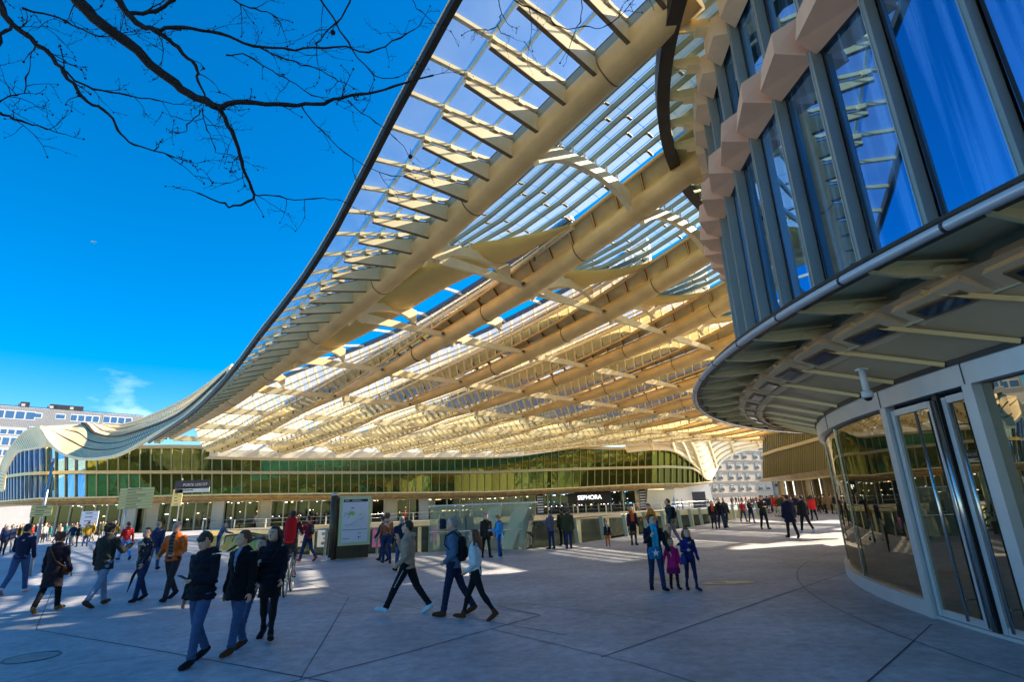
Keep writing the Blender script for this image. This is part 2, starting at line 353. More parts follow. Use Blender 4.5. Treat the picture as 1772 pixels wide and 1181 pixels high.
# circular apron joint round the entrance drum
q = MB()
for rr in (15.9,):
    for i in range(60):
        a0, a1 = R(120+i*1.7), R(120+(i+1)*1.7)
        P = [(21.1+r_*math.cos(a_), 7.5+r_*math.sin(a_), .005) for r_, a_ in ((rr, a0), (rr+.015, a0), (rr+.015, a1), (rr, a1))]
        q.quad(*P)
o = q.build('apron_joint', JOINT); o['kind'] = 'structure'
APRON = ground_mat('entrance_apron_concrete', (.50, .49, .51), .42)
q = MB()
for i in range(60):
    a0, a1 = R(120+i*1.7), R(120+(i+1)*1.7)
    q.quad(*[(21.1+r_*math.cos(a_), 7.5+r_*math.sin(a_), .003) for r_, a_ in ((14.5, a0), (15.9, a0), (15.9, a1), (14.5, a1))])
o = q.build('apron', APRON); o['kind'] = 'structure'
def disc(name, c, r, z0, z1, material, label, cat, n=40, sx=1., rz=0.):
    q = MB(); ca, sa = math.cos(rz), math.sin(rz)
    rings = [[(c[0]+(r*sx*math.cos(a))*ca-(r*math.sin(a))*sa, c[1]+(r*sx*math.cos(a))*sa+(r*math.sin(a))*ca, z) for a in [2*math.pi*i/n for i in range(n)]] for z in (z0, z1)]
    q.ring_loft(rings, sm=False); o = q.build(name, material)
    return tag(o, label, cat)
# manhole with dark ring, ground plates
c = az(55, 1139)
mh = thing('manhole_cover', 'round flush cover with a dark rim at the bottom left of the plaza', 'manhole', c)
q = MB(); q.ring_loft([[(c.x+rr*math.cos(a), c.y+rr*math.sin(a), z) for a in [2*math.pi*i/40 for i in range(40)]] for rr, z in ((.36, .001), (.36, .007), (.31, .007), (.31, .001))], sm=False, cap=False); q.build('rim', BLACK, mh)
disc_ = MB(); disc_.ring_loft([[(c.x+.31*math.cos(a), c.y+.31*math.sin(a), z) for a in [2*math.pi*i/40 for i in range(40)]] for z in (.001, .006)], sm=False); disc_.build('lid', CONC2, mh)
q = MB(); q.box((c.x+.05, c.y+.33, .008), (.12, .05, .006)); q.build('lifting_slot', BLACK, mh)
TAN = mat('tan_metal_plate', (.62, .50, .30), .5, .1, .12, 6)
c = az(1258, 1010)
q = MB(); q.quad(*[(c.x+x, c.y+y, .009) for x, y in ((-.62, -.03), (-.45, -.16), (.1, -.24), (.5, -.2), (.66, -.02), (.5, .17), (.1, .22), (-.42, .15))][:8]); o = q.build('floor_plate', TAN); tag(o, 'long tan metal plate set in the paving right of the girl in navy', 'floor plate')
q = MB(); q.quad(*[(c.x+x, c.y+y, .012) for x, y in ((-.38, .03), (-.3, -.05), (-.05, -.05), (0, .03), (-.1, .08))]); q.build('inspection_slot', BROWN, o)
c = az(1152, 1003); o = disc('floor_plate', c, .28, .002, .009, mat('worn_bronze', (.32, .25, .16), .5, .3, .2, 8), 'small round bronze plate in the paving behind the mother', 'floor plate', sx=1.3)
c = az(1428, 934); disc('floor_plate', c, .38, .002, .009, DARKB, 'small dark round plate on the plaza between the far walkers and the entrance', 'floor plate', sx=1.5)
c = az(608, 988); 
# ================================================================ CANOPY
CA = R(46); SA_, CC_ = math.sin(CA), math.cos(CA)
def W(c, t, z): return Vector((c*SA_-t*CC_, c*CC_+t*SA_, z))
def plc(px, py, c):      # point of a pixel ray on the vertical plane c
    r = ray(px, py); k = c/(SA_*r.x+CC_*r.y); p = CAM+r*k; return (-p.x*CC_+p.y*SA_, p.z)
C0, CS = 11.0, 6.05
TZ = [(-8, 15.6), (0, 14.9), (5.1, 14.2), (8.1, 13.55), (11.8, 12.6), (16.3, 11.65), (22.8, 10.85), (28.9, 10.1), (35, 9.5), (41.5, 9.05), (48.2, 8.75), (57.3, 8.3), (62, 8.2)]
RISE = [(22.5, 0), (28.5, .2), (34.6, .4), (40.6, .6), (46.7, .8), (52.7, 1.0), (58.8, 1.4), (64.8, 2.2), (70.9, 3.0), (76.9, 3.9), (83, 4.7), (92, 5.8)]
def rise(c, t): return lerpt(RISE, c)*max(0, min(1, (t-34)/24))
def smooth_t(T, x):      # light smoothing of the tables so that long members bend softly
    return (lerpt(T, x-3)+lerpt(T, x-1.5)+2*lerpt(T, x)+lerpt(T, x+1.5)+lerpt(T, x+3))/6
def tz(c, t): return smooth_t(TZ, t)+rise(c, t)
RZ = [(0, 16.2), (5, 15.2), (8, 14.5), (13, 13.3), (18, 12.1), (24, 11.2), (30, 10.3), (36, 9.6), (42, 8.8), (50, 8.1), (59, 7.85), (63, 7.8)]
def rz_(c, t): return smooth_t(RZ, t)+rise(c, t)
SDT = [0, .9, 1.4, 1.6]
def SD(k): return SDT[max(0, min(3, k))]
ROFF = [(-8, 5.38), (14.5, 5.38), (17.5, 4.25), (20, 3.9), (24, 3.8), (28.5, 3.0), (33, 2.5), (36, 1.8), (40, .8)]
DOFF = [(12, -.6), (20, -.6), (26, -.7), (32, -1.3), (38, -2.3), (44, -2.9), (50, -3.2), (60, -3.4)]
DZ = [(12, 1.2), (20, 1.4), (26, 1.5), (32, 2.0), (38, 2.2), (44, 2.3), (60, 2.2)]
MOFF = [(12, -.62), (26, -.68), (32, -1.0), (38, -1.6), (44, -2.0), (60, -2.2)]
MZ = [(12, .9), (32, .9), (38, .45), (44, .3), (50, -.2), (60, -.2)]
BC = Vector((21, 9.8))     # centre of the round pavilion
NK = 13
canopy = thing('canopy_roof', 'huge undulating champagne steel and glass canopy sweeping over the whole plaza', 'canopy', W(30, 58, 0))
def tstart(k):
    if k == 0: return -7.
    t = 55
    while t > 0:
        p = W(C0+CS*k, t, 0)
        if (Vector((p.x, p.y))-BC).length < 15.6: return t+1
        t -= .5
    return 2.
TS = [tstart(k) for k in range(NK)]
TS[0] = 4.2; TS[1] = 5.0
def frange(a, b, s):
    n = max(1, int(round((b-a)/s))); return [a+(b-a)*i/n for i in range(n+1)]
# tubes
for k in range(NK):
    c = C0+CS*k; te = 61.0 if k else 54.
    TT = frange(TS[k], te, 1.2); fr_ = [max(0, min(1, (t-25)/14)) if k else max(0, min(1, (t-40)/14)) for t in TT]
    q = MB(); q.tube([W(c, t, tz(c, t)+(.38*f if k else 0)) for t, f in zip(TT, fr_)], [(.45 if k else .48)-(.25 if k else .30)*f for f in fr_], 18)
    for j in range(-2, 9):       # weld collars
        t = 13.2+6.2*j
        if TS[k] < t < min(te, 29 if k else 40): q.tube([W(c, t-.02, tz(c, t-.02)), W(c, t+.02, tz(c, t+.02))], .492 if k == 0 else .472, 18, m=1)
    q.build('main_tube', [GOLD, BROWN], canopy)
RPAN = mat('pale_yellow_panel', (.72, .60, .30), .5, 0, .15, 1.5)
# rails beside each tube (k >= 1), with their little brackets
for k in range(1, NK):
    c = C0+CS*k-.65; t0 = max(TS[k]-1, 2.5)
    q = MB(); q.tube([W(c, t, rz_(c, t)) for t in frange(t0, 59, 1.5)], .085, 6)
    if k < 7:
        q.tube([W(c+.12, t, rz_(c, t)+.16) for t in frange(t0, 30, 1.5)], .05, 5, m=1)
    q.build('edge_rail', [GOLD, BROWN], canopy)
    if k < 9:
        q = MB()
        for a, b in zip(frange(t0, max(24, t0+3), 1.5), frange(t0, max(24, t0+3), 1.5)[1:]): q.quad(W(c+.05, a, rz_(c, a)+.12), W(c+.05, b, rz_(c, b)+.12), W(c+.62, b, tz(c, b)+.50), W(c+.62, a, tz(c, a)+.50))
        q.build('rail_panel', RPAN, canopy)
        q = MB()
        for t in frange(t0+.5, 27, 1.25):
            a = W(c, t, rz_(c, t)+.06); b = W(c+.65, t+.25, tz(c, t)+.42)
            q.beam(a, b, .10, .09, m=1); q.beam(a+Vector((0, 0, -.12)), b+Vector((0, 0, -.12)), .05, .05)
        q.build('rail_brackets', [GOLD, BROWN], canopy)
# struts between tubes: tapered flat bars with a round pinned head
def strut(c0, t, c1, thick=.15):
    z0 = tz(c0, t)-.12; z1 = tz(c1, t)-.05; q = MB()
    A = c0+.78; P = []
    for i in range(9):
        a = R(60+240*i/8); P.append((A+.30*math.cos(a), z0+.27*math.sin(a)))
    L_ = c1-.42-A
    P += [(A+L_*.25, z0-.20+(z1-z0)*.25), (A+L_*.75, z1-.15+(z0-z1)*.25), (A+L_, z1-.12), (A+L_, z1+.12), (A+L_*.75, z1+.14+(z0-z1)*.25), (A+L_*.25, z0+.18+(z1-z0)*.25)]
    q.prism([W(c, t, z) for c, z in P], W(0, thick, 0))
    for s_ in (-1, 1):
        q.tube([W(A, t+s_*thick*.5, z0), W(A, t+s_*(thick*.5+.05), z0)], .10, 10, m=1)
        q.beam(W(c0+.1, t+s_*.16, z0-.05), W(A+.18, t+s_*.16, z0), .05, .34)
    q.tube([W(A+L_-.15, t-.2, z1), W(A+L_-.15, t+.2, z1)], .08, 8, m=1)
    q.build('strut', [CREAM, BROWN], canopy)
for j in range(7):
    t = 16.3+6.2*j
    for k in range(NK-1):
        if t > TS[k]+.5 and t > TS[k+1]+.5: strut(C0+CS*k, t, C0+CS*(k+1))
# glass shells between tubes, near half, with arches below
def R_(k, t): return smooth_t(ROFF, t)
def gz(k, c, t, s):
    zt = tz(c, t); f = max(0, min(1, (t-13)/6)); f = f*f*(3-2*f); zr = (rz_(c+CS-.65, t)+.16)*(1-f)+(zt+1.5+SD(k))*f; return (zt+.75)+(zr-zt-.75)*s+.38*4*s*(1-s)
for k in range(0, 8):
    c = C0+CS*k; t0 = TS[k]-(.5 if k else 0); t1 = 39.5
    if k: t0 = max(t0, 3)
    T = frange(t0, t1, 1.03)
    def G(t, s): return W(c+.15+(R_(k, t)-.15)*s, t, gz(k, c, t, s))
    q = MB()
    for a, b in zip(T, T[1:]):
        for i in range(8):
            s0, s1 = i/8, (i+1)/8
            P = [G(a+.012, s0+.004), G(b-.012, s0+.004), G(b-.012, s1-.004), G(a+.012, s1-.004)]
            up = Vector((0, 0, .05))
            q.quad(*[p+up for p in P])
    q.build('glass_shell', GLASS, canopy)
    q = MB()
    for i in range(1, 8):
        s = i/8; pts = [G(t, s)+Vector((0, 0, -.16)) for t in frange(t0, t1, 2.06)]
        for a, b in zip(pts, pts[1:]): q.beam(a, b, .075, .2)
    q.build('glazing_bars', BARM, canopy)
    q = MB()
    for n_, t in enumerate(T[::2]):
        for i in range(8):
            s0, s1 = i/8+.015, i/8+.105
            tt = t+.45*(i % 2)
            if tt >= t1: continue
            q.beam(G(tt, s0)+Vector((0, 0, -.05)), G(tt, s1)+Vector((0, 0, -.05)), .10, .05, m=0)
            q.box(G(tt, s0+.004)+Vector((0, 0, -.10)), (.16, .16, .12), R(-44), m=1)
    q.build('cross_clips', [BROWN, CREAM], canopy)
    for j in range(-2, 4):
        t = 16.3+6.2*j
        if t < t0+.6: continue
        Ro = R_(k, t); n = 18; up, lo = [], []
        for i in range(n+1):
            s = i/n; g_ = G(t, s); z = g_.z-.62
            th = .40+.40*abs(2*s-1)**3
            up.append(Vector((g_.x, g_.y, z))); lo.append(Vector((g_.x, g_.y, z-th-.10*math.sin(s*math.pi)*0)))
        q = MB()
        for i in range(n):
            e = W(0, .11, 0)
            q.hexa([lo[i]-e, lo[i]+e, lo[i+1]+e, lo[i+1]-e, up[i]-e, up[i]+e, up[i+1]+e, up[i+1]-e])
        q.build('arch_rib', CREAM, canopy)
        q = MB()
        for i in range(1, 8):
            g_ = G(t, i/8); q.beam(g_+Vector((0, 0, -.72)), g_+Vector((0, 0, -.2)), .06, .06, up=(1, 0, 0)); q.box(g_+Vector((0, 0, -.62)), (.16, .16, .08), R(-44))
        q.build('arch_posts', CREAMW, canopy)
    # yellow belly beam along the free edge of the glass
    tb = max(t0, 13.); pr = [(0.02, .05), (-.38, -.40), (-1.0, -.62), (-1.75, -.52), (-2.4, -.05), (-1.7, .12), (-.8, .16)]
    rings = []
    for t in frange(tb, 39.5, 1.0):
        f = min(1, (t-tb)/3.5+.06)*min(1, max(.12, R_(k, t)/3.2)); gR = gz(k, c, t, 1.)
        rings.append([W(c+R_(k, t)+dc*f, t, gR-.12+dz_*f-.10) for dc, dz_ in pr])
    q = MB(); q.ring_loft(rings); q.build('edge_belly', BELLY, canopy)
    # pale bars across the open slot
    if k < 7:
        for j in range(8):
            t = 13.2+3.1*j+1.2
            if t < t0+1.5: continue
            c1 = C0+CS*(k+1)
            a = W(c+R_(k, t)-.05, t, gz(k, c, t, 1)-.05); b = W(c1+lerpt(DOFF, t), t, tz(c1, t)+smooth_t(DZ, t)+SD(k)+.02)
            q = MB(); q.beam(a, b, .11, .13); q.build('slot_bar', CREAMW, canopy)
# left-hand skirts of every bay from the second tube on: dark gutter, glass strip, slatted strip
GUT = mat('blue_grey_gutter', (.10, .12, .16), .4, .4)
for k in range(1, NK):
    c = C0+CS*k; t0 = max(TS[k], 13.); t1 = 59.
    if t0 > 50: continue
    sd_ = SD(k-1)
    def D(t): return W(c+smooth_t(DOFF, t), t, tz(c, t)+smooth_t(DZ, t)+sd_)
    def M_(t): return W(c+smooth_t(MOFF, t), t, tz(c, t)+smooth_t(MZ, t)+sd_*.45)
    def RL(t): return W(c-.65, t, rz_(c, t)+.05)
    q = MB(); T = frange(t0, t1, 1.5)
    for a, b in zip(T, T[1:]): q.beam(D(a)+Vector((0, 0, .08)), D(b)+Vector((0, 0, .08)), .22, .20)
    q.build('gutter', GUT, canopy)
    q = MB()
    for a, b in zip(T, T[1:]): q.beam(M_(a), M_(b), .10, .16); q.beam(M_(a)+Vector((0, 0, .2)), M_(b)+Vector((0, 0, .2)), .06, .06, m=1)
    q.build('purlin', [CREAM, BROWN], canopy)
    T = frange(t0, t1, 1.03); nr = 4 if k < 9 else 3
    q = MB(); qb = MB()
    for a, b in zip(T, T[1:]):
        for i in range(nr):
            s0, s1 = i/nr, (i+1)/nr; off = Vector((0, 0, -.05-.10*(1-i/nr)*0))
            P = [D(a).lerp(M_(a), s0+.02), D(b-.05).lerp(M_(b-.05), s0+.02), D(b-.05).lerp(M_(b-.05), s1), D(a).lerp(M_(a), s1)]
            P[2] = P[2]+Vector((0, 0, -.10)); P[3] = P[3]+Vector((0, 0, -.10)); q.quad(*P)
        qb.beam(D(a)+Vector((0, 0, -.12)), M_(a)+Vector((0, 0, -.12)), .05, .16)
    q.build('skirt_glass', GLASSF, canopy)
    for i in range(1, nr):
        for a, b in zip(T, T[1:]): qb.beam(D(a).lerp(M_(a), i/nr)+Vector((0, 0, -.16)), D(b).lerp(M_(b), i/nr)+Vector((0, 0, -.16)), .05, .12, m=1)
    qb.build('skirt_bars', [CREAM, CREAMW], canopy)
    T = frange(t0, t1, .78); q = MB(); qb = MB()
    for a, b in zip(T, T[1:]):
        Ma, Mb, Ra, Rb = M_(a), M_(b), RL(a), RL(b)
        for i in range(2):
            q.quad(Ma.lerp(Ra, i/2), Mb.lerp(Rb, i/2), Mb.lerp(Rb, (i+1)/2)+Vector((0, 0, -.08)), Ma.lerp(Ra, (i+1)/2)+Vector((0, 0, -.08)))
        qb.beam(Ma+Vector((0, 0, -.16)), Ra+Vector((0, 0, -.02)), .05, .26, m=0)
        if int(a*10) % 3 == 0: qb.box(Ma.lerp(Ra, .5)+Vector((0, 0, -.2)), (.1, .1, .2), R(-44), m=1)
    q.build('louvre_panel', OLIVE, canopy); qb.build('louvre_slats', [CREAM, BROWN], canopy)
# overhang of the first bay: glass wing between its tube and the outer edge beam
E0 = [((765, 45), -4.64), ((725, 120), -4.50), ((690, 182), -4.35), ((661, 243), -4.18), ((632, 297), -4.07), ((607, 345), -3.88), ((585, 388), -3.69), ((560, 430), -3.61), ((535, 470), -3.50), ((490, 530), -3.25), ((450, 580), -2.95), ((415, 628), -2.6), ((380, 670), -2.2), ((350, 700), -1.85), ((320, 725), -1.45)]
ET = []
for (px, py), off in E0:
    t, z = plc(px, py, C0+off); ET.append((t, off, z))
ET.insert(0, (ET[0][0]-12, ET[0][1]-1.3, ET[0][2]+3.4)); ET.append((59, -1.0, 8.3))
EO = [(a, b) for a, b, c in ET]; EZ = [(a, c) for a, b, c in ET]
def E_(t): return W(C0+lerpt(EO, t), t, lerpt(EZ, t))
def Tb(t): return W(C0-.30, t, tz(C0, t)+.62)
q = MB(); T = frange(2.5, 57, 1.5)
for a, b in zip(T, T[1:]): q.beam(E_(a), E_(b), .17, .24); q.beam(E_(a)+W(-.07, 0, .14), E_(b)+W(-.07, 0, .14), .07, .06, m=1)
q.build('outer_edge_beam', [DARKB, CREAM], canopy)
q = MB(); T = frange(2.5, 57, 1.17)
q2 = MB()
for a, b in zip(T, T[1:]):
    for i in range(4):
        s0, s1 = (0, .33, .58, .80)[i], (.33, .58, .80, 1)[i]
        P = [E_(a).lerp(Tb(a), s0), E_(b).lerp(Tb(b), s0), E_(b).lerp(Tb(b), s1), E_(a).lerp(Tb(a), s1)]
        P = [p+Vector((0, 0, .10+.07*(1 if j in (0, 1) else 0))) for j, p in enumerate(P)]
        q.quad(*P)
        if i: q2.beam(P[0]+Vector((0, 0, -.04)), P[1]+Vector((0, 0, -.04)), .10, .015)
q.build('wing_glass', GLASSW, canopy)
q2.build('wing_glass_lap', mat('frosted_joint', (.75, .72, .5), .4, trans=(.5, (1, 1, .9))), canopy)
q = MB(); T = frange(2.5, 57, 1.5)
for a, b in zip(T, T[1:]): q.beam(Tb(a)+Vector((0, 0, -.02)), Tb(b)+Vector((0, 0, -.02)), .16, .10); q.beam(W(C0-.36, a, tz(C0, a)+.42), W(C0-.36, b, tz(C0, b)+.42), .05, .34, m=1)
q.build('wing_sill', [DARKB, BARM], canopy)
j = 0
for t in frange(2.5, 56, 1.17):
    A = E_(t); B_ = Tb(t); tip = A.lerp(B_, .30); q = MB(); e = W(0, .045, 0)
    bb = W(C0-.38, t, tz(C0, t)-.22); top = B_+Vector((0, 0, -.16)); tp = tip+Vector((0, 0, -.18))
    q.prism([bb, top, tp, tp+Vector((0, 0, -.16))], W(0, .09, 0))
    q.beam(bb, tp+Vector((0, 0, -.17)), .12, .03, m=1); q.beam(top, tp, .10, .03, m=1)
    q.beam(A+Vector((0, 0, .0)), B_+Vector((0, 0, .02)), .11, .12, m=0)
    for s in (.33, .58, .80):
        q.box(A.lerp(B_, s)+Vector((0, 0, -.05)), (.2, .24, .14), R(-44), m=0)
    q.build('wing_bracket', [CREAM, BROWN], canopy)
# white eaves beam along the far ends of all bays
q = MB(); Cs = frange(15.5, 92, 2.)
def eb(c): return 7.72+lerpt(RISE, c)
for a, b in zip(Cs, Cs[1:]):
    q.quad(W(a, 59.3, eb(a)-.25), W(b, 59.3, eb(b)-.25), W(b, 59.25, eb(b)+.45), W(a, 59.25, eb(a)+.45))
    q.quad(W(a, 59.25, eb(a)+.45), W(b, 59.25, eb(b)+.45), W(b, 60.6, eb(b)+2.5), W(a, 60.6, eb(a)+2.5))
    q.quad(W(a, 59.3, eb(a)-.25), W(b, 59.3, eb(b)-.25), W(b, 61.2, eb(b)-.35), W(a, 61.2, eb(a)-.35), m=1)
q.build('eaves_beam', [CREAMW, CREAM], canopy)
# ---------------- slatted wave at the far left, continuing the outer edge
LIP = [((66, 742), 61), ((74, 745), 60.5), ((86, 764), 60), ((109, 784), 59), ((142, 794), 58), ((178, 793), 56), ((216, 783), 54), ((279, 746), 51), ((320, 722), 49), ((368, 678), 44)]
SEC = [((70, 739), 63), ((100, 737), 63.5), ((128, 736), 64), ((147, 735), 64), ((162, 750), 63), ((193, 757), 61), ((228, 751), 59), ((292, 728), 56), ((335, 700), 53), ((395, 645), 49)]
TOPL = [((150, 734), 70), ((160, 736), 71), ((172, 736), 71), ((186, 736), 70), ((203, 736), 69), ((222, 733), 68), ((250, 724), 66), ((310, 697), 62), ((350, 672), 58), ((402, 632), 53)]
def resamp(Lq, n):
    P = [ay(*p, Y) for p, Y in Lq]; out_ = []
    for i in range(n):
        x = i/(n-1)*(len(P)-1); a = min(int(x), len(P)-2); f = x-a
        p0, p1, p2, p3 = P[max(a-1, 0)], P[a], P[a+1], P[min(a+2, len(P)-1)]
        out_.append(.5*((2*p1)+(p2-p0)*f+(2*p0-5*p1+4*p2-p3)*f*f+(3*p1-p0-3*p2+p3)*f**3))
    return out_
n = 121; l1, l2, l3 = resamp(LIP, n), resamp(SEC, n), resamp(TOPL, n)
SLATM = mat('cream_roof_slats', (.95, .74, .42), .5, 0, .08, .5)
UND = mat('dark_roof_underlay', (.10, .11, .10), .6)
def slatted(name, A, B_, mats, step=1, w_=.5):
    q = MB()
    for i in range(0, len(A)-1):
        q.quad(A[i]+Vector((0, .3, -.12)), A[i+1]+Vector((0, .3, -.12)), B_[i+1]+Vector((0, 0, -.12)), B_[i]+Vector((0, 0, -.12)), m=1)
        d0 = A[i].lerp(A[i+1], w_); d1 = B_[i].lerp(B_[i+1], w_)
        for s0, s1 in ((0, .36), (.40, .66), (.70, 1)):
            q.quad(A[i].lerp(B_[i], s0), d0.lerp(d1, s0), d0.lerp(d1, s1), A[i].lerp(B_[i], s1), m=0)
            a_, b_, c_, e_ = A[i].lerp(B_[i], s0), d0.lerp(d1, s0), d0.lerp(d1, s1), A[i].lerp(B_[i], s1); dn = Vector((0, 0, -.11))
            q.quad(a_, e_, e_+dn, a_+dn, m=0); q.quad(b_, c_, c_+dn, b_+dn, m=0)
    q.build(name, mats, canopy)
slatted('wave_skirt', l1, l2, [SLATM, UND], w_=.72)
slatted('wave_crest', l2, l3, [SLATM, GLASSF], w_=.45)
q = MB()
for a, b in zip(l1, l1[1:]): q.beam(a+Vector((0, -.05, -.05)), b+Vector((0, -.05, -.05)), .25, .28)
q.build('wave_lip', CREAM, canopy)
q = MB()
for a, b in zip(l2[36:], l2[37:]): q.beam(a+Vector((0, 0, .06)), b+Vector((0, 0, .06)), .35, .22)
q.build('wave_gutter', DARKB, canopy)
q = MB()
for a, b in zip(l3, l3[1:]): q.beam(a, b, .2, .2)
for s in (.35, .7):
    mdl = [a.lerp(b, s)+Vector((0, 0, .1)) for a, b in zip(l2[40:], l3[40:])]
    for a, b in zip(mdl, mdl[1:]): q.beam(a, b, .16, .14)
q.build('wave_crest_rails', CREAM, canopy)
# hump over the left end of the building
HO = [((-8, 850), 74), ((0, 815), 73), ((8, 793), 71), ((20, 774), 68), ((38, 753), 66), ((55, 743), 64), ((72, 739), 62)]
HI = [((6, 850), 71), ((10, 820), 70), ((17, 802), 68), ((30, 783), 65), ((50, 778), 63), ((72, 774), 61.5), ((84, 768), 60.5)]
a_, b_ = resamp(HO, 40), resamp(HI, 40)
q = MB()
for i in range(39):
    q.quad(a_[i], a_[i+1], b_[i+1], b_[i], m=0); q.beam(a_[i], b_[i], .10, .22, m=1)
for a, b in zip(a_, a_[1:]): q.beam(a, b, .22, .25, m=1)
for a, b in zip(b_, b_[1:]): q.beam(a, b, .2, .2, m=1)
mdl = [x.lerp(y, .5) for x, y in zip(a_, b_)]
q.build('wave_hump', [mat('hump_soffit', (.55, .46, .26), .5), CREAM], canopy)
# ---------------- sunlit vault at the far right end of the canopy
VB = [((1085, 782), 97), ((1125, 778), 97.5), ((1160, 779), 98), ((1185, 790), 100), ((1206, 810), 102), ((1227, 829), 104), ((1248, 798), 112), ((1278, 782), 118), ((1319, 774), 124), ((1340, 776), 124)]
VT = [((1080, 762), 95), ((1115, 760), 95.5), ((1150, 758), 96), ((1165, 764), 98), ((1182, 760), 100), ((1200, 757), 102), ((1230, 752), 106), ((1265, 748), 110), ((1300, 746), 114), ((1340, 742), 116)]
va, vb = resamp(VB, 49), resamp(VT, 49)
def vp(i, s):
    p = va[i].lerp(vb[i], s); p.z += 1.3*math.sin(s*math.pi); return p
VG = mat('sunlit_vault_glass', (.88, .68, .38), .3, trans=(.12, (1, .97, .88)))
q = MB(); qb = MB()
q.grid([[vp(i, s/8) for s in range(9)] for i in range(49)])
q.build('vault_glass', VG, canopy)
for i in range(0, 49, 6):
    for s in range(8): qb.beam(vp(i, s/8)+Vector((0, -.3, 0)), vp(i, (s+1)/8)+Vector((0, -.3, 0)), .3, .5)
for s in range(0, 9):
    for i in range(48): qb.beam(vp(i, s/8)+Vector((0, -.15, 0)), vp(i+1, s/8)+Vector((0, -.15, 0)), .12 if s else .3, .14 if s else .5, m=1 if s else 0)
qb.build('vault_ribs', [CREAM, mat('vault_slat', (.62, .45, .14), .5)], canopy)
# ================================================================ FAR PAVILION (rounded glass ribbon)
fac = thing('glass_pavilion', 'long low pavilion with a rounded green glass ribbon above shops across the court', 'pavilion', (-15, 92, 0))
FY = [(-90, 104), (-50, 96), (-20, 88.5), (0, 84), (25, 79), (55, 76), (90, 74.5), (150, 75), (250, 77), (400, 80.5), (520, 84), (650, 88), (750, 91.5), (850, 94), (950, 96), (1050, 97.5), (1130, 98.3), (1180, 100), (1210, 102), (1226, 105), (1232, 110)]
FT = [(-90, 885), (-50, 868), (-20, 850), (-5, 832), (8, 806), (20, 786), (45, 777), (80, 773), (140, 778), (300, 776), (450, 778), (700, 778), (900, 778), (1000, 777), (1067, 779), (1110, 776), (1145, 778), (1165, 783), (1185, 794), (1206, 812), (1220, 824), (1232, 832)]
FR = [(-90, 868), (-20, 838), (0, 831.5), (20, 825), (50, 821), (76, 820), (114, 818.4), (305, 818), (450, 819), (700, 818.7), (850, 818), (1000, 812.5), (1155, 808.5), (1200, 811), (1215, 824), (1232, 833)]
FB = [(-90, 880), (-20, 871), (0, 869), (76, 863), (200, 860.5), (400, 856), (600, 854), (850, 851), (1000, 844), (1105, 838.5), (1200, 837.5), (1225, 834), (1232, 834.5)]
FS = [(-90, 886), (-20, 879), (0, 877), (50, 875.5), (200, 872.5), (400, 867.5), (600, 865), (850, 861.5), (1000, 852.5), (1105, 848), (1181, 845), (1210, 840), (1232, 836)]
def fpt(px, T, dy=0.): return ay(px, smooth1(T, px), lerpt2(FY, px)+dy)
def smooth1(T, x): return (lerpt(T, x-6)+2*lerpt(T, x)+lerpt(T, x+6))/4
def lerpt2(T, x): return (lerpt(T, x-12)+2*lerpt(T, x)+lerpt(T, x+12))/4
# bays of equal true width
xs = [-88]; 
while xs[-1] < 1226:
    x = xs[-1]; p = fpt(x, FB); d = 0; s = x
    while d < 1.25 and s < 1232: s += .5; d = (fpt(s, FB)-p).xy.length
    xs.append(s)
NB = len(xs)
print('facade bays', NB)
grp = max(1, math.ceil((NB-1)/95))
for i in range(0, NB-1, grp):
    e = min(i+grp, NB-1); q = MB()
    for j in range(i, e):
        a, b = xs[j], xs[j+1]
        for A_, B__ in ((FB, FR), (FR, FT)):
            d1, d2, d3 = (Vector((0, random.uniform(-.022, .022), 0)) for _ in range(3))
            q.quad(fpt(a, A_)+d1, fpt(b, A_)+d2, fpt(b, B__)+d2+d3, fpt(a, B__)+d1+d3)
    q.build('glass_bay', BGLASS if xs[i] < 128 else FGLASS, fac)
for i in range(0, NB, 1 if NB < 99 else 2):
    q = MB()
    for j in ([i] if NB < 99 else [i, i+1]):
        if j >= NB: break
        x = xs[j]; o_ = Vector((0, -.18, 0)); dpt = .42 if (x < 85 or x > 1085) else .26
        f = GREY if x < 90 else FFIN
        a, b, c_ = fpt(x, FB)+o_, fpt(x, FR)+o_, fpt(x, FT)+o_
        if (b-a).length > .2: q.beam(a, b, .09, dpt, up=(0, 1, 0))
        if (c_-b).length > .2: q.beam(b, c_, .09, dpt, up=(0, 1, 0))
    if q.v: q.build('mullion', f, fac)
RAILM = mat('gold_band', (.62, .48, .22), .35, .3)
q = MB(); X = frange(-88, 1230, 8)
for a, b in zip(X, X[1:]): q.beam(fpt(a, FR)+Vector((0, -.5, 0)), fpt(b, FR)+Vector((0, -.5, 0)), .25, .42)
q.build('middle_rail', RAILM, fac)
q = MB()
for a, b in zip(X, X[1:]):
    q.beam(fpt(a, FB)+Vector((0, -.55, 0)), fpt(b, FB)+Vector((0, -.55, 0)), .2, .16)
    q.beam(fpt(a, FT)+Vector((0, -.5, .05)), fpt(b, FT)+Vector((0, -.5, .05)), .3, .3)
    q.beam(fpt(a, FT)+Vector((0, -.2, .35)), fpt(b, FT)+Vector((0, -.2, .35)), .3, .2)
q.build('trim', RAILM, fac)
SOFM = mat('ribbed_gold_soffit', (.42, .27, .09), .45, .2, .35, 1.5)
def sof(px, s): a = fpt(px, FB)+Vector((0, -.5, -.1)); b = fpt(px, FS)+Vector((0, .25, 0)); p = a.lerp(b, s); p.y -= .35*math.sin(s*math.pi); return p
q = MB()
q.grid([[sof(x, s/3) for s in range(4)] for x in X])
q.build('soffit', SOFM, fac)
q = MB()
for x in xs[::1]:
    q.beam(sof(x, .02)+Vector((0, -.06, 0)), sof(x, .98)+Vector((0, -.06, 0)), .10, .14)
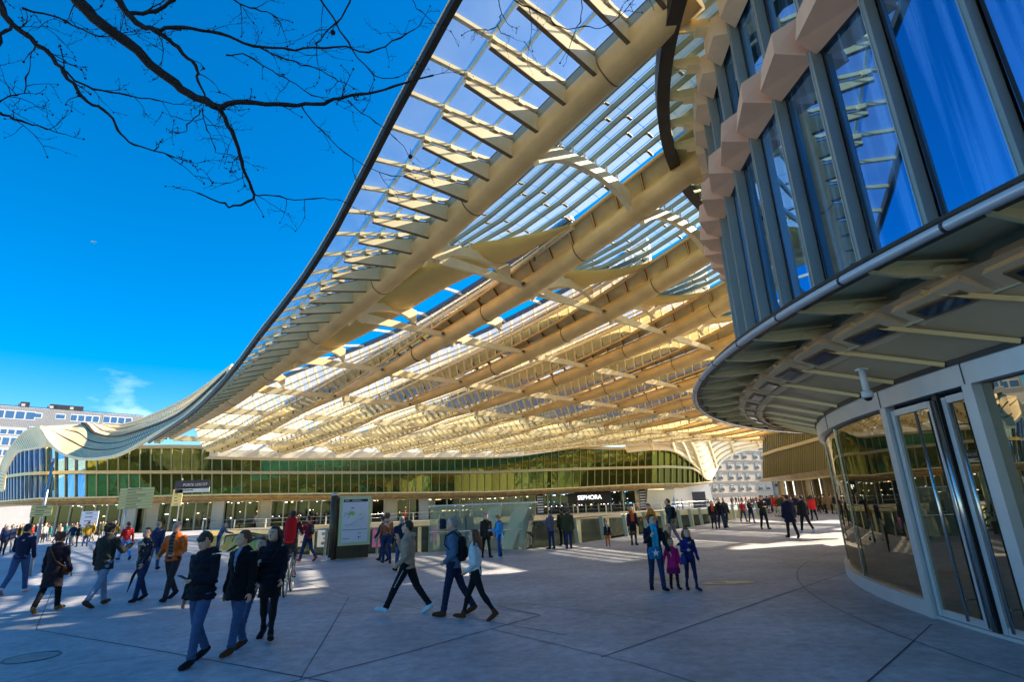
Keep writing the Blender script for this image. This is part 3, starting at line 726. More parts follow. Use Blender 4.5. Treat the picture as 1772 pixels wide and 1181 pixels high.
for s in (.35, .7):
    for a, b in zip(X, X[1:]): q.beam(sof(a, s)+Vector((0, -.1, 0)), sof(b, s)+Vector((0, -.1, 0)), .08, .08, m=1)
q.build('soffit_ribs', [RAILM, SOFM], fac)
# roof slab over the ribbon, back wall
q = MB()
for a, b in zip(X, X[1:]):
    q.quad(fpt(a, FT), fpt(b, FT), fpt(b, FT)+Vector((0, 9, 1.2)), fpt(a, FT)+Vector((0, 9, 1.2)))
    q.quad(fpt(a, FS)+Vector((0, .2, 0)), fpt(b, FS)+Vector((0, .2, 0)), fpt(b, FS)+Vector((0, 3.4, .1)), fpt(a, FS)+Vector((0, 3.4, .1)))
q.build('roof', mat('pavilion_roof', (.5, .48, .42), .6), fac)
# ground floor shop front
def gf(px, z): p = ay(px, smooth1(FS, px), lerpt2(FY, px)+2.6); return Vector((p.x, p.y, p.z+.25 if z is None else z))
SHOPD = mat('dark_shop_interior', (.03, .028, .02), .5)
SW = mat('shop_wall_cream', (.62, .56, .38), .6, 0, .1, .4)
bays = frange(60, 1120, 21.5)
rnd = random.Random(5)
def lit(name, c, s): return mat(name, c, .5, emit=c, es=s)
LITS = [lit('warm_shop_light', (1, .72, .35), 1.4), lit('white_shop_light', (.9, .95, 1), 1.6), lit('yellow_display', (.75, .8, .05), .8), lit('blue_display', (.1, .45, .9), 1.5)]
for i, (a, b) in enumerate(zip(bays, bays[1:])):
    q = MB(); A, B_ = gf(a, 0), gf(b, 0); T1, T2 = gf(a, None), gf(b, None)
    solid = (i in (9, 18, 28)) or 1085 < a
    q.quad(A, B_, T2, T1, m=0)
    q.build('shop_pane' if not solid else 'pier', SW if solid else DGLASS, fac)
    q = MB(); q.beam(A+Vector((0, -.1, 0)), T1+Vector((0, -.1, 0)), .18, .2, up=(0, 1, 0)); q.build('shop_mullion', SW, fac)
    if not solid and a > 120:
        q = MB()
        for _ in range(7):
            s = rnd.random(); h = rnd.choice([.86, .9, .9, .55, .35]); P = A.lerp(B_, .1+.8*s); z = T1.z*h; wd = rnd.choice([.10, .14, .3]); ht = rnd.choice([.08, .10, .14])
            m_ = rnd.choice([0, 0, 1]) if a > 640 else rnd.choice([0, 1, 1]) ; 
            if 655 < a < 730: m_ = rnd.choice([2, 2, 1])
            if 930 < a < 1100 and not 985 < a < 1045: m_ = rnd.choice([1, 3])
            if a < 620 and _ > 2: continue
            q.box((P.x, P.y-.12, z), (wd, .03, ht), m=m_)
        q.build('shop_light', LITS, fac)
q = MB()
for a, b in zip(bays, bays[1:]): q.beam(gf(a, None)+Vector((0, -.15, -.25)), gf(b, None)+Vector((0, -.15, -.25)), .2, .3)
q.build('shop_lintel', SW, fac)
# columns
for x in (236, 386, 590, 735):
    p = gf(x, 0)+Vector((0, -1., 0)); q = MB(); h = gf(x, None).z+.3
    q.box((p.x, p.y, h/2), (1.6, .7, h), .2); q.build('column', mat('pale_render', (.5, .5, .42), .7, 0, .1, .5), fac)
# shop sign
p = gf(1019, 0); T1 = gf(1019, None)
q = MB(); q.box((p.x, p.y-.25, T1.z-1.25), (7.6, .3, 2.0), R(5)); sgn = q.build('shop_sign', BLACK, fac)
textmesh('lettering', 'SEPHORA', 1.0, Vector((p.x, p.y-.44, T1.z-1.25)), (math.cos(R(5)), math.sin(R(5)), 0), (0, 0, 1), mat('lit_white_letters', (1, 1, 1), .5, emit=(1, 1, 1), es=1.3), sgn).scale = (1, 1, 1)
for x in (934, 1110):
    p = gf(x, 0)+Vector((0, -.3, 0)); h = gf(x, None).z; q = MB()
    q.box((p.x, p.y, h/2), (1.1, .3, h-.1)); o = q.build('striped_panel', BLACK, fac)
    q = MB()
    for i in range(7): q.box((p.x, p.y-.17, .4+i*(h-.6)/7), (1.05, .03, (h-.6)/14))
    q.build('white_stripes', WHITE, o)
# white gable at right end under the ribbon
q = MB(); P0 = fpt(1190, FS); 
q.prism([Vector((ay(1165, 846, 101).x, 101, ay(1165, 846, 101).z)), ay(1225, 838, 104), Vector((ay(1236, 870, 105).x, 105, 0)), Vector((ay(1168, 870, 101).x, 101, 0))], (0, .5, 0))
q.build('end_wall', CREAMW, fac)
q = MB(); a = ay(1212, 880, 101.); q.box((a.x, a.y, 1.4), (2.3, .3, 2.8)); q.build('door', DGREY, fac)
q = MB(); a = ay(1136, 856, 99.5); q.prism([ay(1120, 848, 99), ay(1168, 848, 100), Vector((ay(1160, 880, 100).x, 100, 0)), Vector((ay(1118, 880, 99).x, 99, 0))], (0, .4, 0)); q.build('side_wall', SW, fac)

# ================================================================ OLIVE PAVILION at the right
oli = thing('olive_pavilion', 'dark olive louvred pavilion with shops beneath, behind the entrance drum', 'pavilion', (42, 62, 0))
OX = [(1322, 82), (1345, 76), (1380, 68), (1430, 59), (1480, 51), (1530, 45)]
OT = [(1322, 733), (1380, 728), (1530, 700)]; OR = [(1322, 788), (1345, 780), (1380, 771), (1430, 757), (1480, 744), (1530, 730)]
OB = [(1322, 830), (1380, 822), (1430, 815), (1480, 808), (1530, 800)]; OS = [(1322, 833), (1380, 832), (1430, 827), (1480, 821), (1530, 815)]
def op(px, T, dy=0): return ay(px, lerpt(T, px), lerpt(OX, px)+dy)
OM = mat('olive_louvre', (.24, .19, .05), .45, .3, .2, 2)
X2 = frange(1322, 1530, 3.2)
q = MB()
for a, b in zip(X2, X2[1:]):
    q.quad(op(a, OB), op(b, OB), op(b, OT), op(a, OT))
q.build('wall', OM, oli)
for a in X2[::1]:
    q = MB(); q.beam(op(a, OB)+Vector((-.15, -.12, 0)), op(a, OT)+Vector((-.15, -.12, 0)), .10, .22, up=(0, 1, 0)); q.build('fin', mat('olive_fin', (.22, .18, .05), .4, .3), oli)
q = MB()
for a, b in zip(X2, X2[1:]): q.beam(op(a, OR)+Vector((-.3, -.3, 0)), op(b, OR)+Vector((-.3, -.3, 0)), .2, .4)
q.build('middle_rail', RAILM, oli)
q = MB()
q.grid([[op(x, OB)+Vector((-1.2, -.3, 0)), op(x, OS)+Vector((-.6, -.1, 0)), op(x, OS)+Vector((3, 1.5, .1))] for x in X2], sm=False)
q.build('soffit', SOFM, oli)
q = MB()
for a, b in zip(X2, X2[1:]): q.beam(op(a, OS)+Vector((-.6, -.2, .05)), op(b, OS)+Vector((-.6, -.2, .05)), .2, .25)
q.build('trim', RAILM, oli)
def og(px, z): p = op(px, OS, 2.5); return Vector((p.x+1, p.y, z))
for i, (a, b) in enumerate(zip(frange(1345, 1520, 14.6), frange(1345, 1520, 14.6)[1:])):
    q = MB(); q.quad(og(a, 0), og(b, 0), og(b, 4.6), og(a, 4.6)); q.build('shop_pane', [lit('bright_shop_window', (.8, .85, .75), .75), SW, DGLASS][i % 3], oli)
    q = MB(); p = og(a, 0); q.box((p.x-1.0, p.y-.8, 2.2), (.6, .6, 4.4)); q.build('pillar', BROWN, oli)

# ================================================================ STONE APARTMENT BUILDINGS
STONE = mat('cream_limestone', (.50, .41, .30), .8, 0, .08, .3)
WINF = mat('white_window_frame', (.75, .75, .75), .5)
WING = mat('dark_window_glass', (.03, .04, .06), .1, spec=.8)
ROOFZ = mat('zinc_roof', (.30, .33, .37), .5, .3)
BALC = mat('wrought_iron', (.02, .02, .02), .5)
def window(c, w_, h_, nrm, rz, parent, rail=True, frame=True):
    X = Vector((math.cos(rz), math.sin(rz), 0)); q = MB()
    q.box(c+nrm*.03, (w_+.26, .10, h_+.26), rz); o = q.build('window', STONE if frame else WINF, parent)
    q = MB(); q.box(c+nrm*.10, (w_, .06, h_), rz); q.build('pane', WING, o)
    q = MB()
    for s in (-.5, 0, .5): q.box(c+nrm*.15+X*(s*w_), (.09, .05, h_), rz)
    for s in (-.5, .15, .5): q.box(c+nrm*.151+Vector((0, 0, s*h_)), (w_, .05, .08), rz)
    q.build('frame', WINF, o)
    if rail:
        q = MB(); q.box(c+nrm*.3+Vector((0, 0, -h_*.28)), (w_+.2, .06, h_*.4), rz); q.build('balcony', BALC, o)
def stone_block(pxl, pxr, Y, ztop, label, rows, cols, zs, rz=R(0), wsz=(1.3, 2.1)):
    A = ay(pxl, 850, Y); D = Vector((math.cos(rz), math.sin(rz), 0)); Nn = Vector((math.sin(rz), -math.cos(rz), 0))
    def onp(px): r = ray(px, 850); k = (A-CAM).dot(Nn)/r.dot(Nn); p = CAM+r*k; return Vector((p.x, p.y, 0))
    A = onp(pxl); B_ = onp(pxr); wd = (B_-A).length; M0 = (A+B_)/2
    t = thing('apartment_building', label, 'building', M0); q = MB(); c_ = M0-Nn*6
    q.box((c_.x, c_.y, ztop/2), (wd, 12, ztop), rz); q.build('wall', STONE, t)
    for z in zs:
        q = MB(); c_ = M0+Nn*.1; q.box((c_.x, c_.y, z-1.3), (wd+.2, .4, .22), rz); q.build('cornice', STONE, t)
    q = MB(); q.hexa([A+Vector((0, 0, ztop+.01)), B_+Vector((0, 0, ztop+.01)), B_-Nn*12+Vector((0, 0, ztop+.01)), A-Nn*12+Vector((0, 0, ztop+.01)), A+D-Nn*2.5+Vector((0, 0, ztop+4)), B_-D-Nn*2.5+Vector((0, 0, ztop+4)), B_-D-Nn*10+Vector((0, 0, ztop+4)), A+D-Nn*10+Vector((0, 0, ztop+4))]); q.build('roof', ROOFZ, t)
    for z in zs:
        for i in range(cols):
            if abs(math.sin(i*7.3+z)) < .06: continue
            window(onp(pxl+(pxr-pxl)*(i+.5+(.12*math.sin(i*2.3)))/cols)+Vector((0, 0, z)), wsz[0], wsz[1], Nn, rz, t)
    return t
stone_block(1212, 1338, 150, 18.2, 'cream stone apartment block with shuttered windows framed by the sunlit vault', 5, 8, [4.0, 7.1, 10.1, 13.1, 15.9], wsz=(1.45, 1.7), rz=R(36))
stone_block(1341, 1395, 175, 19, 'paler stone building farther back beside the olive pavilion', 4, 5, [5, 9.2, 13.4, 16.8])
# white modern slab at the left
WS = mat('white_cladding', (.46, .44, .41), .6, 0, .05, .5)
wb = thing('apartment_building', 'white clad modern apartment slab rising behind the left wave of the canopy', 'building', (-120, 150, 0))
a, b = ay(-90, 700, 150), ay(250, 717, 185); H_ = (a.z+b.z)/2; d = (b-a); d.z = 0; rzw = math.atan2(d.y, d.x); nw = Vector((math.sin(rzw), -math.cos(rzw), 0)); D_ = d.normalized()
q = MB(); q.prism([Vector((a.x, a.y, 0)), Vector((b.x, b.y, 0)), Vector((b.x, b.y, 0))-nw*14, Vector((a.x, a.y, 0))-nw*14][::1], (0, 0, .01)); 
q = MB(); c_ = (a+b)/2-nw*7; q.box((c_.x, c_.y, H_/2), (d.length, 14, H_), rzw); q.build('wall', WS, wb)
q = MB()
for i in range(120):
    p = a+D_*(d.length*i/120); q.box((p.x, p.y, H_-3), (.12, .2, 6), rzw)
q.build('cladding_ribs', WS, wb)
q = MB(); q.box(((a+b)/2-nw*.5).to_tuple()[:2]+(H_+.3,), (d.length, .2, .15), rzw)
for i in range(40): p = a+D_*(d.length*i/40)-nw*.5; q.box((p.x, p.y, H_+.15), (.08, .08, .5), rzw)
q.build('roof_rail', DGREY, wb)
def wwin(pxa, pya, pxb, pyb, n=1):
    p = ay((pxa+pxb)/2, (pya+pyb)/2, 155)
    # intersect with the facade plane
    r = ray((pxa+pxb)/2, (pya+pyb)/2); k = ((a-CAM).dot(nw))/r.dot(nw); p = CAM+r*k; sc = k*FPX/FPX
    w_ = (pxb-pxa)*k*1.28; h_ = (pyb-pya)*k
    for i in range(n):
        c2 = p+D_*((i+.5)/n-.5)*w_; q = MB(); q.box(c2+nw*.05, (w_/n-.1, .2, h_), rzw); o = q.build('window', WINF, wb)
        q = MB(); q.box(c2+nw*.13, (w_/n-.4, .1, h_-.4), rzw); q.build('pane', mat('blue_window_glass', (.05, .12, .25), .08, spec=.9), o)
for w4 in [(5, 711, 47, 726, 4), (57, 715, 69, 724, 1), (99, 717, 110, 726, 1), (131, 719, 163, 731, 4), (187, 722, 220, 734, 4), (0, 743, 40, 753, 5), (0, 757, 34, 772, 4), (0, 778, 20, 790, 3), (60, 740, 90, 748, 3), (-60, 711, -20, 726, 4), (-70, 757, -20, 772, 5)]: wwin(*w4)
for x0, y0, x1, y1 in [(104, 701, 136, 707), (88, 703, 96, 706), (38, 698, 48, 703)]:
    r = ray((x0+x1)/2, (y0+y1)/2); k = ((a-nw*4-CAM).dot(nw))/r.dot(nw); p = CAM+r*k
    q = MB(); q.box((p.x, p.y, H_+1.0), ((x1-x0)*k*1.2, 2, 2.2), rzw)
    for s in (-.3, 0, .3): q.box((p.x+s*(x1-x0)*k, p.y-1.1, H_+1.1), (.9, .3, .8), rzw, m=1)
    q.build('chimney_stack', [DGREY, WS], wb)
# ================================================================ ENTRANCE DRUM (right foreground)
drum = thing('round_pavilion', 'near round pavilion with blue glass bays, terracotta blocks and a curved bronze glass entrance', 'pavilion', (21, 9, 0))
C1 = Vector((21.1, 7.5, 0)); CD = Vector((20.9, 8.8, 0)); CU = Vector((21, 9.8, 0))
def cyl(C, r, th, z): return Vector((C.x+r*math.cos(R(th)), C.y+r*math.sin(R(th)), z))
ALU = mat('pale_anodised_aluminium', (.56, .58, .60), .38, .35, .05, 3)
BFIN = mat('grey_green_fin', (.33, .34, .28), .36, .25, .08, 1)
BFINE = mat('fin_edge_light', (.42, .46, .46), .3, .5)
TERRA = mat('terracotta_block', (.95, .54, .32), .6, 0, .08, 1.5)
STEPA = 4.6
def arc_wall(q, C, r, a0, a1, z0, z1, st=1.15, m=0):
    A = frange(a0, a1, st)
    for x, y in zip(A, A[1:]): q.quad(cyl(C, r, x, z0), cyl(C, r, y, z0), cyl(C, r, y, z1), cyl(C, r, x, z1), m=m, sm=False)
def arc_ring(q, C, r0, r1, a0, a1, z0, z1, st=1.15, m=0):   # solid ring segment
    A = frange(a0, a1, st)
    for x, y in zip(A, A[1:]):
        q.hexa([cyl(C, r0, x, z0), cyl(C, r1, x, z0), cyl(C, r1, y, z0), cyl(C, r0, y, z0), cyl(C, r0, x, z1), cyl(C, r1, x, z1), cyl(C, r1, y, z1), cyl(C, r0, y, z1)], m)
def ang(px, py, z): p = az(px, py, z); return math.degrees(math.atan2(p.y-C1.y, p.x-C1.x)) % 360
pA = 172.7; pB = 177.5; pC = ang(1722, 667, 3.28)
print('posts', pA, pB, pC)
# ground floor glass
for a0, a1 in [(100, 112), (112, 124), (124, 136), (136, 148.5), (148.5, 161.2), (161.2, pA), (pC, 196), (196, 210), (210, 226)]:
    q = MB(); arc_wall(q, C1, 14.70, a0+.05, a1-.05, .24, 3.3, .5); q.build('curved_glass', DOORG, drum)
    q = MB(); q.beam(cyl(C1, 14.73, a0, .2), cyl(C1, 14.73, a0, 3.3), .03, .03); q.build('glass_joint', STEEL, drum)
q = MB(); arc_ring(q, C1, 14.55, 14.82, 100, pA, .0, .24); arc_ring(q, C1, 14.55, 14.82, pC, 226, .0, .24); arc_ring(q, C1, 14.6, 14.78, pA, pC, 0, .05); q.build('plinth', ALU, drum)
q = MB(); arc_ring(q, C1, 14.5, 14.85, 100, 226, 3.3, 3.66); 
for x in (161.2, pA, pC, 196, 148.5): q.beam(cyl(C1, 14.853, x, 3.31), cyl(C1, 14.853, x, 3.65), .015, .01, m=1)
q.build('header', [ALU, DGREY], drum)
for x in (pA, pC):
    q = MB(); q.beam(cyl(C1, 14.76, x, 0), cyl(C1, 14.76, x, 3.3), .17, .16, up=cyl(C1, 1, x, 0)-C1); q.build('door_post', ALU, drum)
def leaf(a0, a1, ha, tint):
    P0, P1 = cyl(C1, 14.74, a0, 0), cyl(C1, 14.74, a1, 0); d = (P1-P0).normalized(); n_ = Vector((d.y, -d.x, 0));
    if n_.dot(P0-C1) < 0: n_ = -n_
    q = MB(); L_ = (P1-P0).length
    for s in (.04, L_-.04): q.beam(P0+d*s+Vector((0, 0, .06)), P0+d*s+Vector((0, 0, 3.22)), .085, .075, up=n_)
    for z in (.11, 3.18): q.beam(P0+d*.09+Vector((0, 0, z)), P0+d*(L_-.09)+Vector((0, 0, z)), .07, .10)
    dr = q.build('door', ALU, drum)
    q = MB(); q.quad(P0+d*.08+Vector((0, 0, .15)), P1-d*.08+Vector((0, 0, .15)), P1-d*.08+Vector((0, 0, 3.14)), P0+d*.08+Vector((0, 0, 3.14))); q.build('pane', DOORG, dr)
    q = MB(); h = P0+d*ha+n_*.10; q.tube([h+Vector((0, 0, .12)), h+Vector((0, 0, 3.1))], .022, 10)
    for z in (.4, 1.6, 2.8): q.tube([h+Vector((0, 0, z)), h-n_*.1+Vector((0, 0, z))], .01, 6)
    q.build('handle', STEEL, dr)
leaf(pA+.45, pB-.25, .75, 0)
q = MB(); q.beam(cyl(C1, 14.7, pB, 0), cyl(C1, 14.7, pB, 3.3), .10, .12, up=cyl(C1, 1, pB, 0)-C1)
q.tube([cyl(C1, 14.84, pB+.35, .1), cyl(C1, 14.84, pB+.35, 3.2)], .03, 10, m=1); q.tube([cyl(C1, 14.84, pB+.05, .1), cyl(C1, 14.84, pB+.05, 3.2)], .012, 8, m=1)
q.build('centre_post', [DGREY, STEEL], drum)
leaf(pB+.6, pC-.35, .25, 1)
# things behind the glass would be dark: inner floor-to-ceiling core
# soffit
SOF2 = mat('taupe_soffit_panel', (.52, .40, .24), .42, .05, .12, .8)
RIB = mat('olive_gold_rib', (.66, .46, .20), .4, .2)
OB_ = mat('olive_painted_bracket', (.90, .74, .36), .42, .05, .08, 2)
def sp(th, s):
    a = cyl(C1, 14.86, th, 3.68); b = cyl(CD, 15.9, th, 4.36); p = a.lerp(b, s); p.z += .03*math.sin(s*math.pi); return p
TH = frange(100, 226, 1.15)
q = MB(); q.grid([[sp(t, s/6) for s in range(7)] for t in TH]); q.build('soffit', SOF2, drum)
q = MB(); arc_wall(q, C1, 14.87, 100, 226, 3.60, 3.70); q.build('shadow_gap', BLACK, drum)
q = MB()
t = 101.3; bl = []
while t < 226: bl.append(t); t += STEPA
for t in bl:
    q = MB(); q.beam(sp(t, 0)+Vector((0, 0, -.04)), sp(t, 1)+Vector((0, 0, -.04)), .06, .06); q.build('soffit_rib', RIB, drum)
q = MB(); arc_wall(q, CD, 15.52, 100, 226, 4.10, 4.80); q.build('fascia', mat('grey_olive_fascia', (.40, .40, .28), .5, .1, .1, 1), drum)
# light blocks
LBM = mat('sand_cast_block', (.80, .58, .34), .5, 0, .08, 2)
LAMP = mat('navy_lamp_glass', (.02, .03, .06), .12, spec=.8)
def frame_at(C, r, th, z):
    o = cyl(C, r, th, z); er = Vector((math.cos(R(th)), math.sin(R(th)), 0)); et = Vector((-er.y, er.x, 0)); return o, er, et
for t in bl:
    o, er, et = frame_at(CD, 15.75, t, 4.30); z = Vector((0, 0, 1)); q = MB()
    def P(s, r, h): return o+et*s+er*r+z*h
    q.hexa([P(-.58, -.42, -.24), P(-.56, .10, -.06), P(.52, .18, -.04), P(.56, -.42, -.24), P(-.54, -.42, .24), P(-.46, -.06, .20), P(.40, .0, .22), P(.52, -.42, .24)])
    bk = q.build('light_block', LBM, drum)
    q = MB(); q.hexa([P(s_, r_, -.24+(r_+.42)*.342+h_) for h_ in (-.022, -.002) for s_, r_ in ((-.40, -.26), (-.40, .02), (.36, .02), (.36, -.26))]); q.build('lamp_tray', BROWN, bk)
    q = MB(); q.hexa([P(s_, r_, -.24+(r_+.42)*.342+h_) for h_ in (-.032, -.0225) for s_, r_ in ((-.31, -.21), (-.31, -.03), (.27, -.03), (.27, -.21))]); q.build('lamp_glass', LAMP, bk)
# balcony slab, brackets, pipe rim
q = MB()
q.grid([[cyl(CD, 15.2, t, 4.72), cyl(CD, 16.95, t, 4.55)] for t in TH], sm=False)
q.build('balcony_slab', mat('slab_underside', (.70, .60, .36), .5, 0, .2, 1), drum)
for t in bl:
    o, er, et = frame_at(CD, 15.62, t+1.2, 4.34); z = Vector((0, 0, 1)); q = MB()
    pts = [o+er*r+z*h for r, h in ((0, .22), (0, -.02), (.18, -.02), (.30, .06), (.8, .02), (1.28, .06), (1.30, .12), (.3, .22))]
    q.prism(pts, et*.06)
    q.beam(o+z*.1+er*.02, o+z*.10+er*.45, .30, .05); q.beam(o+z*.23, o+er*1.3+z*.13, .24, .03)
    q.tube([o+er*.12-et*.06+z*.1, o+er*.12+et*.06+z*.1], .04, 8, m=1)
    q.build('bracket', [OB_, BROWN], drum)
q = MB(); q.tube([cyl(CD, 17.0, t, 4.44) for t in TH], .055, 12, cap=True)
for t in bl: q.tube([cyl(CD, 17.0, t, 4.44), cyl(CD, 17.0, t+.12, 4.44)], .060, 12, m=1)
q.build('rim_pipe', [ALU, DGREY], drum)
q = MB(); arc_ring(q, CD, 16.82, 16.93, 100, 226, 4.42, 4.60); q.build('rim_band', DARKB, drum)
# glass floors
def glass_floor(r, z0, z1, gm, nm):
    t = 99.0; i = 0
    while t < 226:
        q = MB(); q.quad(cyl(CU, r-.17, t+.3, z0), cyl(CU, r-.17, t+STEPA-.3, z0), cyl(CU, r-.17, t+STEPA-.3, z1), cyl(CU, r-.17, t+.3, z1)); q.build('glass_bay', gm, drum)
        q = MB(); o, er, et = frame_at(CU, r, t, 0); z = Vector((0, 0, 1))
        q.beam(o-er*.06+z*z0, o-er*.06+z*z1, .08, .22, up=er)
        q.beam(o-er*.22+z*z0+et*.13, o-er*.22+z*z1+et*.09, .05, .10, up=er, m=2)
        q.beam(o+er*.058-et*.034+z*z0, o+er*.058-et*.034+z*z1, .018, .012, up=er, m=1)
        q.build('fin', [BFIN, BFINE, DGREY], drum)
        # curtain drawn behind the glass shows as a pale tall strip
        t += STEPA; i += 1
glass_floor(15.35, 4.6, 9.8, BGLASS, 0)
glass_floor(15.35, 10.7, 13.75, BGLASS, 1)
for z0, z1 in ((9.72, 10.8), (13.4, 14.0)):
    q = MB(); arc_ring(q, CU, 14.9, 15.28, 99, 226, z0, z1); q.build('floor_band', mat('dark_floor_band', (.10, .075, .05), .5), drum)
t = 99.0
while t < 226:
    o, er, et = frame_at(CU, 15.25, t+STEPA/2, 0); z = Vector((0, 0, 1)); q = MB()
    def P(s, r, h): return o+et*s+er*r+z*h
    q.hexa([P(-.60, 0, 9.70), P(-.48, .48, 9.84), P(.50, .72, 9.84), P(.60, 0, 9.70), P(-.56, -.02, 10.70), P(-.42, .40, 10.38), P(.44, .64, 10.38), P(.56, -.02, 10.78)])
    q.build('terracotta_block', TERRA, drum)
    q = MB(); q.hexa([P(-.55, 0, 12.9), P(-.36, .42, 13.05), P(.36, .42, 13.05), P(.55, 0, 12.9), P(-.55, 0, 13.7), P(-.36, .42, 13.6), P(.36, .42, 13.6), P(.55, 0, 13.7)]); q.build('upper_block', LBM, drum)
    q = MB(); pts = [P(0, r, h) for r, h in ((.35, 13.55), (.75, 13.62), (1.30, 13.86), (1.30, 13.96), (.35, 13.96))]
    q.prism(pts, et*.08); q.beam(P(0, .38, 13.58), P(0, .72, 13.62), .34, .08); q.beam(P(-.35, .3, 13.98), P(-.35, 1.3, 13.98), .06, .06)
    q.build('ring_bracket', OB_, drum)
    t += STEPA
q = MB(); arc_ring(q, CU, 16.36, 16.74, 99, 226, 13.70, 14.30, 1.15); q.build('roof_ring', DARKB, drum)
q = MB(); q.grid([[cyl(CU, 15.2, t, 14.04), cyl(CU, 16.5, t, 14.04)] for t in frange(99, 226, 1.15)], sm=False); q.build('ring_canopy_glass', mat('yellow_translucent_glass', (.62, .60, .32), .2, 0, .2, .6, trans=(.35, (.95, .97, .8))), drum)
q = MB(); n_ = 72
q.ring_loft([[cyl(CU, r, 5*i, z) for i in range(n_)] for r, z in ((15.2, 13.9), (15.2, 14.3), (6, 14.6))], sm=False)
q.build('roof', mat('membrane_roof', (.35, .34, .30), .7), drum)
q = MB(); arc_wall(q, CU, 15.0, 226, 459, 0, 14); q.build('rear_wall', mat('rear_render', (.4, .37, .3), .7), drum)
q = MB(); q.ring_loft([[cyl(CU, 14.4, 5*i, z) for i in range(n_)] for z in (4.5, 4.75)], sm=False); q.build('floor_slab', DGREY, drum)
# camera
p = az(1502, 688, 3.42); cm = thing('security_camera', 'white dome security camera hanging from the soffit left of the entrance doors', 'camera', p)
q = MB(); q.tube([p+Vector((0, 0, .07)), p+Vector((0, 0, .46))], .052, 14); q.tube([p+Vector((0, 0, -.01)), p+Vector((0, 0, .10))], .088, 16); q.box(p+Vector((0, 0, .47)), (.16, .12, .03)); q.build('housing', WHITE, cm)
q = MB(); q.ball(p+Vector((0, 0, -.015)), (.062, .062, .05)); q.build('dome', BLACK, cm)

# ================================================================ RAILINGS, SHAFT, SIGNS
RPOST = mat('grey_green_post', (.34, .35, .26), .45, .2); RGL = mat('railing_glass', (.55, .62, .55), .05, trans=(.92, (.86, .95, .88)))
def railing(label, pts, h=1.1, step=2.2, postm=RPOST, glass=True, wd=.07, dp=.16, group=None):
    t = thing('railing', label, 'railing', pts[0], group)
    for a, b in zip(pts, pts[1:]):
        d = (b-a); n = max(1, round(d.length/step)); rz = math.atan2(d.y, d.x); nn = Vector((-d.y, d.x, 0)).normalized()
        for i in range(n+(1 if b is pts[-1] else 0)):
            p = a+d*(i/n); q = MB(); q.beam(p, p+nn*.10+Vector((0, 0, h)), wd, dp, up=nn); q.build('post', postm, t)
        q = MB(); q.tube([a+nn*.10+Vector((0, 0, h)), b+nn*.10+Vector((0, 0, h))], .028, 8); q.build('handrail', STEEL, t)
        if glass:
            for i in range(n):
                p0, p1 = a+d*((i+.05)/n), a+d*((i+.95)/n); q = MB()
                q.quad(p0+nn*.02+Vector((0, 0, .1)), p1+nn*.02+Vector((0, 0, .1)), p1+nn*.09+Vector((0, 0, h-.08)), p0+nn*.09+Vector((0, 0, h-.08))); q.build('glass_panel', RGL, t)
        else:
            q = MB(); q.tube([a+nn*.05+Vector((0, 0, h*.55)), b+nn*.05+Vector((0, 0, h*.55))], .016, 6); q.build('mid_rail', STEEL, t)
    return t
off = Vector((0, .12, 0))
railing('glass railing with grey posts along the court edge right of the glass shaft', [p+off for p in PIT[3:]], 1.15, 2.3, dp=.22)
railing('glass railing along the court edge left of the glass shaft', [p+off for p in (PIT[0], PIT[1], PIT[2])], 1.1, 2.4)
railing('thin white railing on the far terrace above the slab edge', [p+Vector((0, -.2, 0)) for p in (FARM[3], FARM[2], FARM[1], FARM[0])], 1.2, 4.4, mat('cream_post', (.7, .68, .58), .5), False, wd=.16, dp=.16)
sh0, sh1 = az(743, 956), az(905, 952); sh0.z = sh1.z = 0; d = (sh1-sh0).normalized(); nn = Vector((-d.y, d.x, 0))
shaft = thing('glass_shaft', 'pale green glass box enclosure with white slanting beams at the court edge', 'glass enclosure', (sh0+sh1)/2)
SHG = mat('pale_green_shaft_glass', (.72, .72, .50), .08, trans=(.66, (.92, .97, .85)))
hh = 1.95; n = 5; Ls = (sh1-sh0).length
for i in range(n):
    a = sh0+d*(Ls*i/n+.02); b = sh0+d*(Ls*(i+1)/n-.02); tl = .55 if i == n-1 else 0
    q = MB(); q.quad(a, b, b+Vector((0, 0, hh))+d*tl, a+Vector((0, 0, hh))); q.build('glass_panel', SHG, shaft)
    q = MB(); q.quad(a+nn*1.6, b+nn*1.6, b+nn*1.6+Vector((0, 0, hh))+d*tl, a+nn*1.6+Vector((0, 0, hh))); q.build('glass_panel', SHG, shaft)
for e_, tl in ((sh0, 0), (sh1, .55)):
    q = MB(); q.quad(e_, e_+nn*1.6, e_+nn*1.6+Vector((0, 0, hh))+d*tl, e_+Vector((0, 0, hh))+d*tl); q.build('glass_panel', SHG, shaft)
q = MB(); c_ = sh0+d*(Ls/2+.25)+nn*.8+Vector((0, 0, hh+.03)); q.box(c_, (Ls+.6, 1.7, .06), math.atan2(d.y, d.x)); q.build('cap', mat('white_cap', (.75, .78, .75), .4), shaft)
for s in (.50, .78):
    q = MB(); a = sh0+d*(Ls*s)+nn*.5; q.prism([a+d*-.25, a+d*.35, a+d*1.25+Vector((0, 0, hh-.05)), a+d*.65+Vector((0, 0, hh-.05))], nn*.3); q.build('slanting_beam', CREAMW, shaft)
q = MB(); q.beam(sh0+Vector((0, -.03, .85)), sh1+Vector((0, -.03, .85)), .02, .04); q.build('handrail', STEEL, shaft)
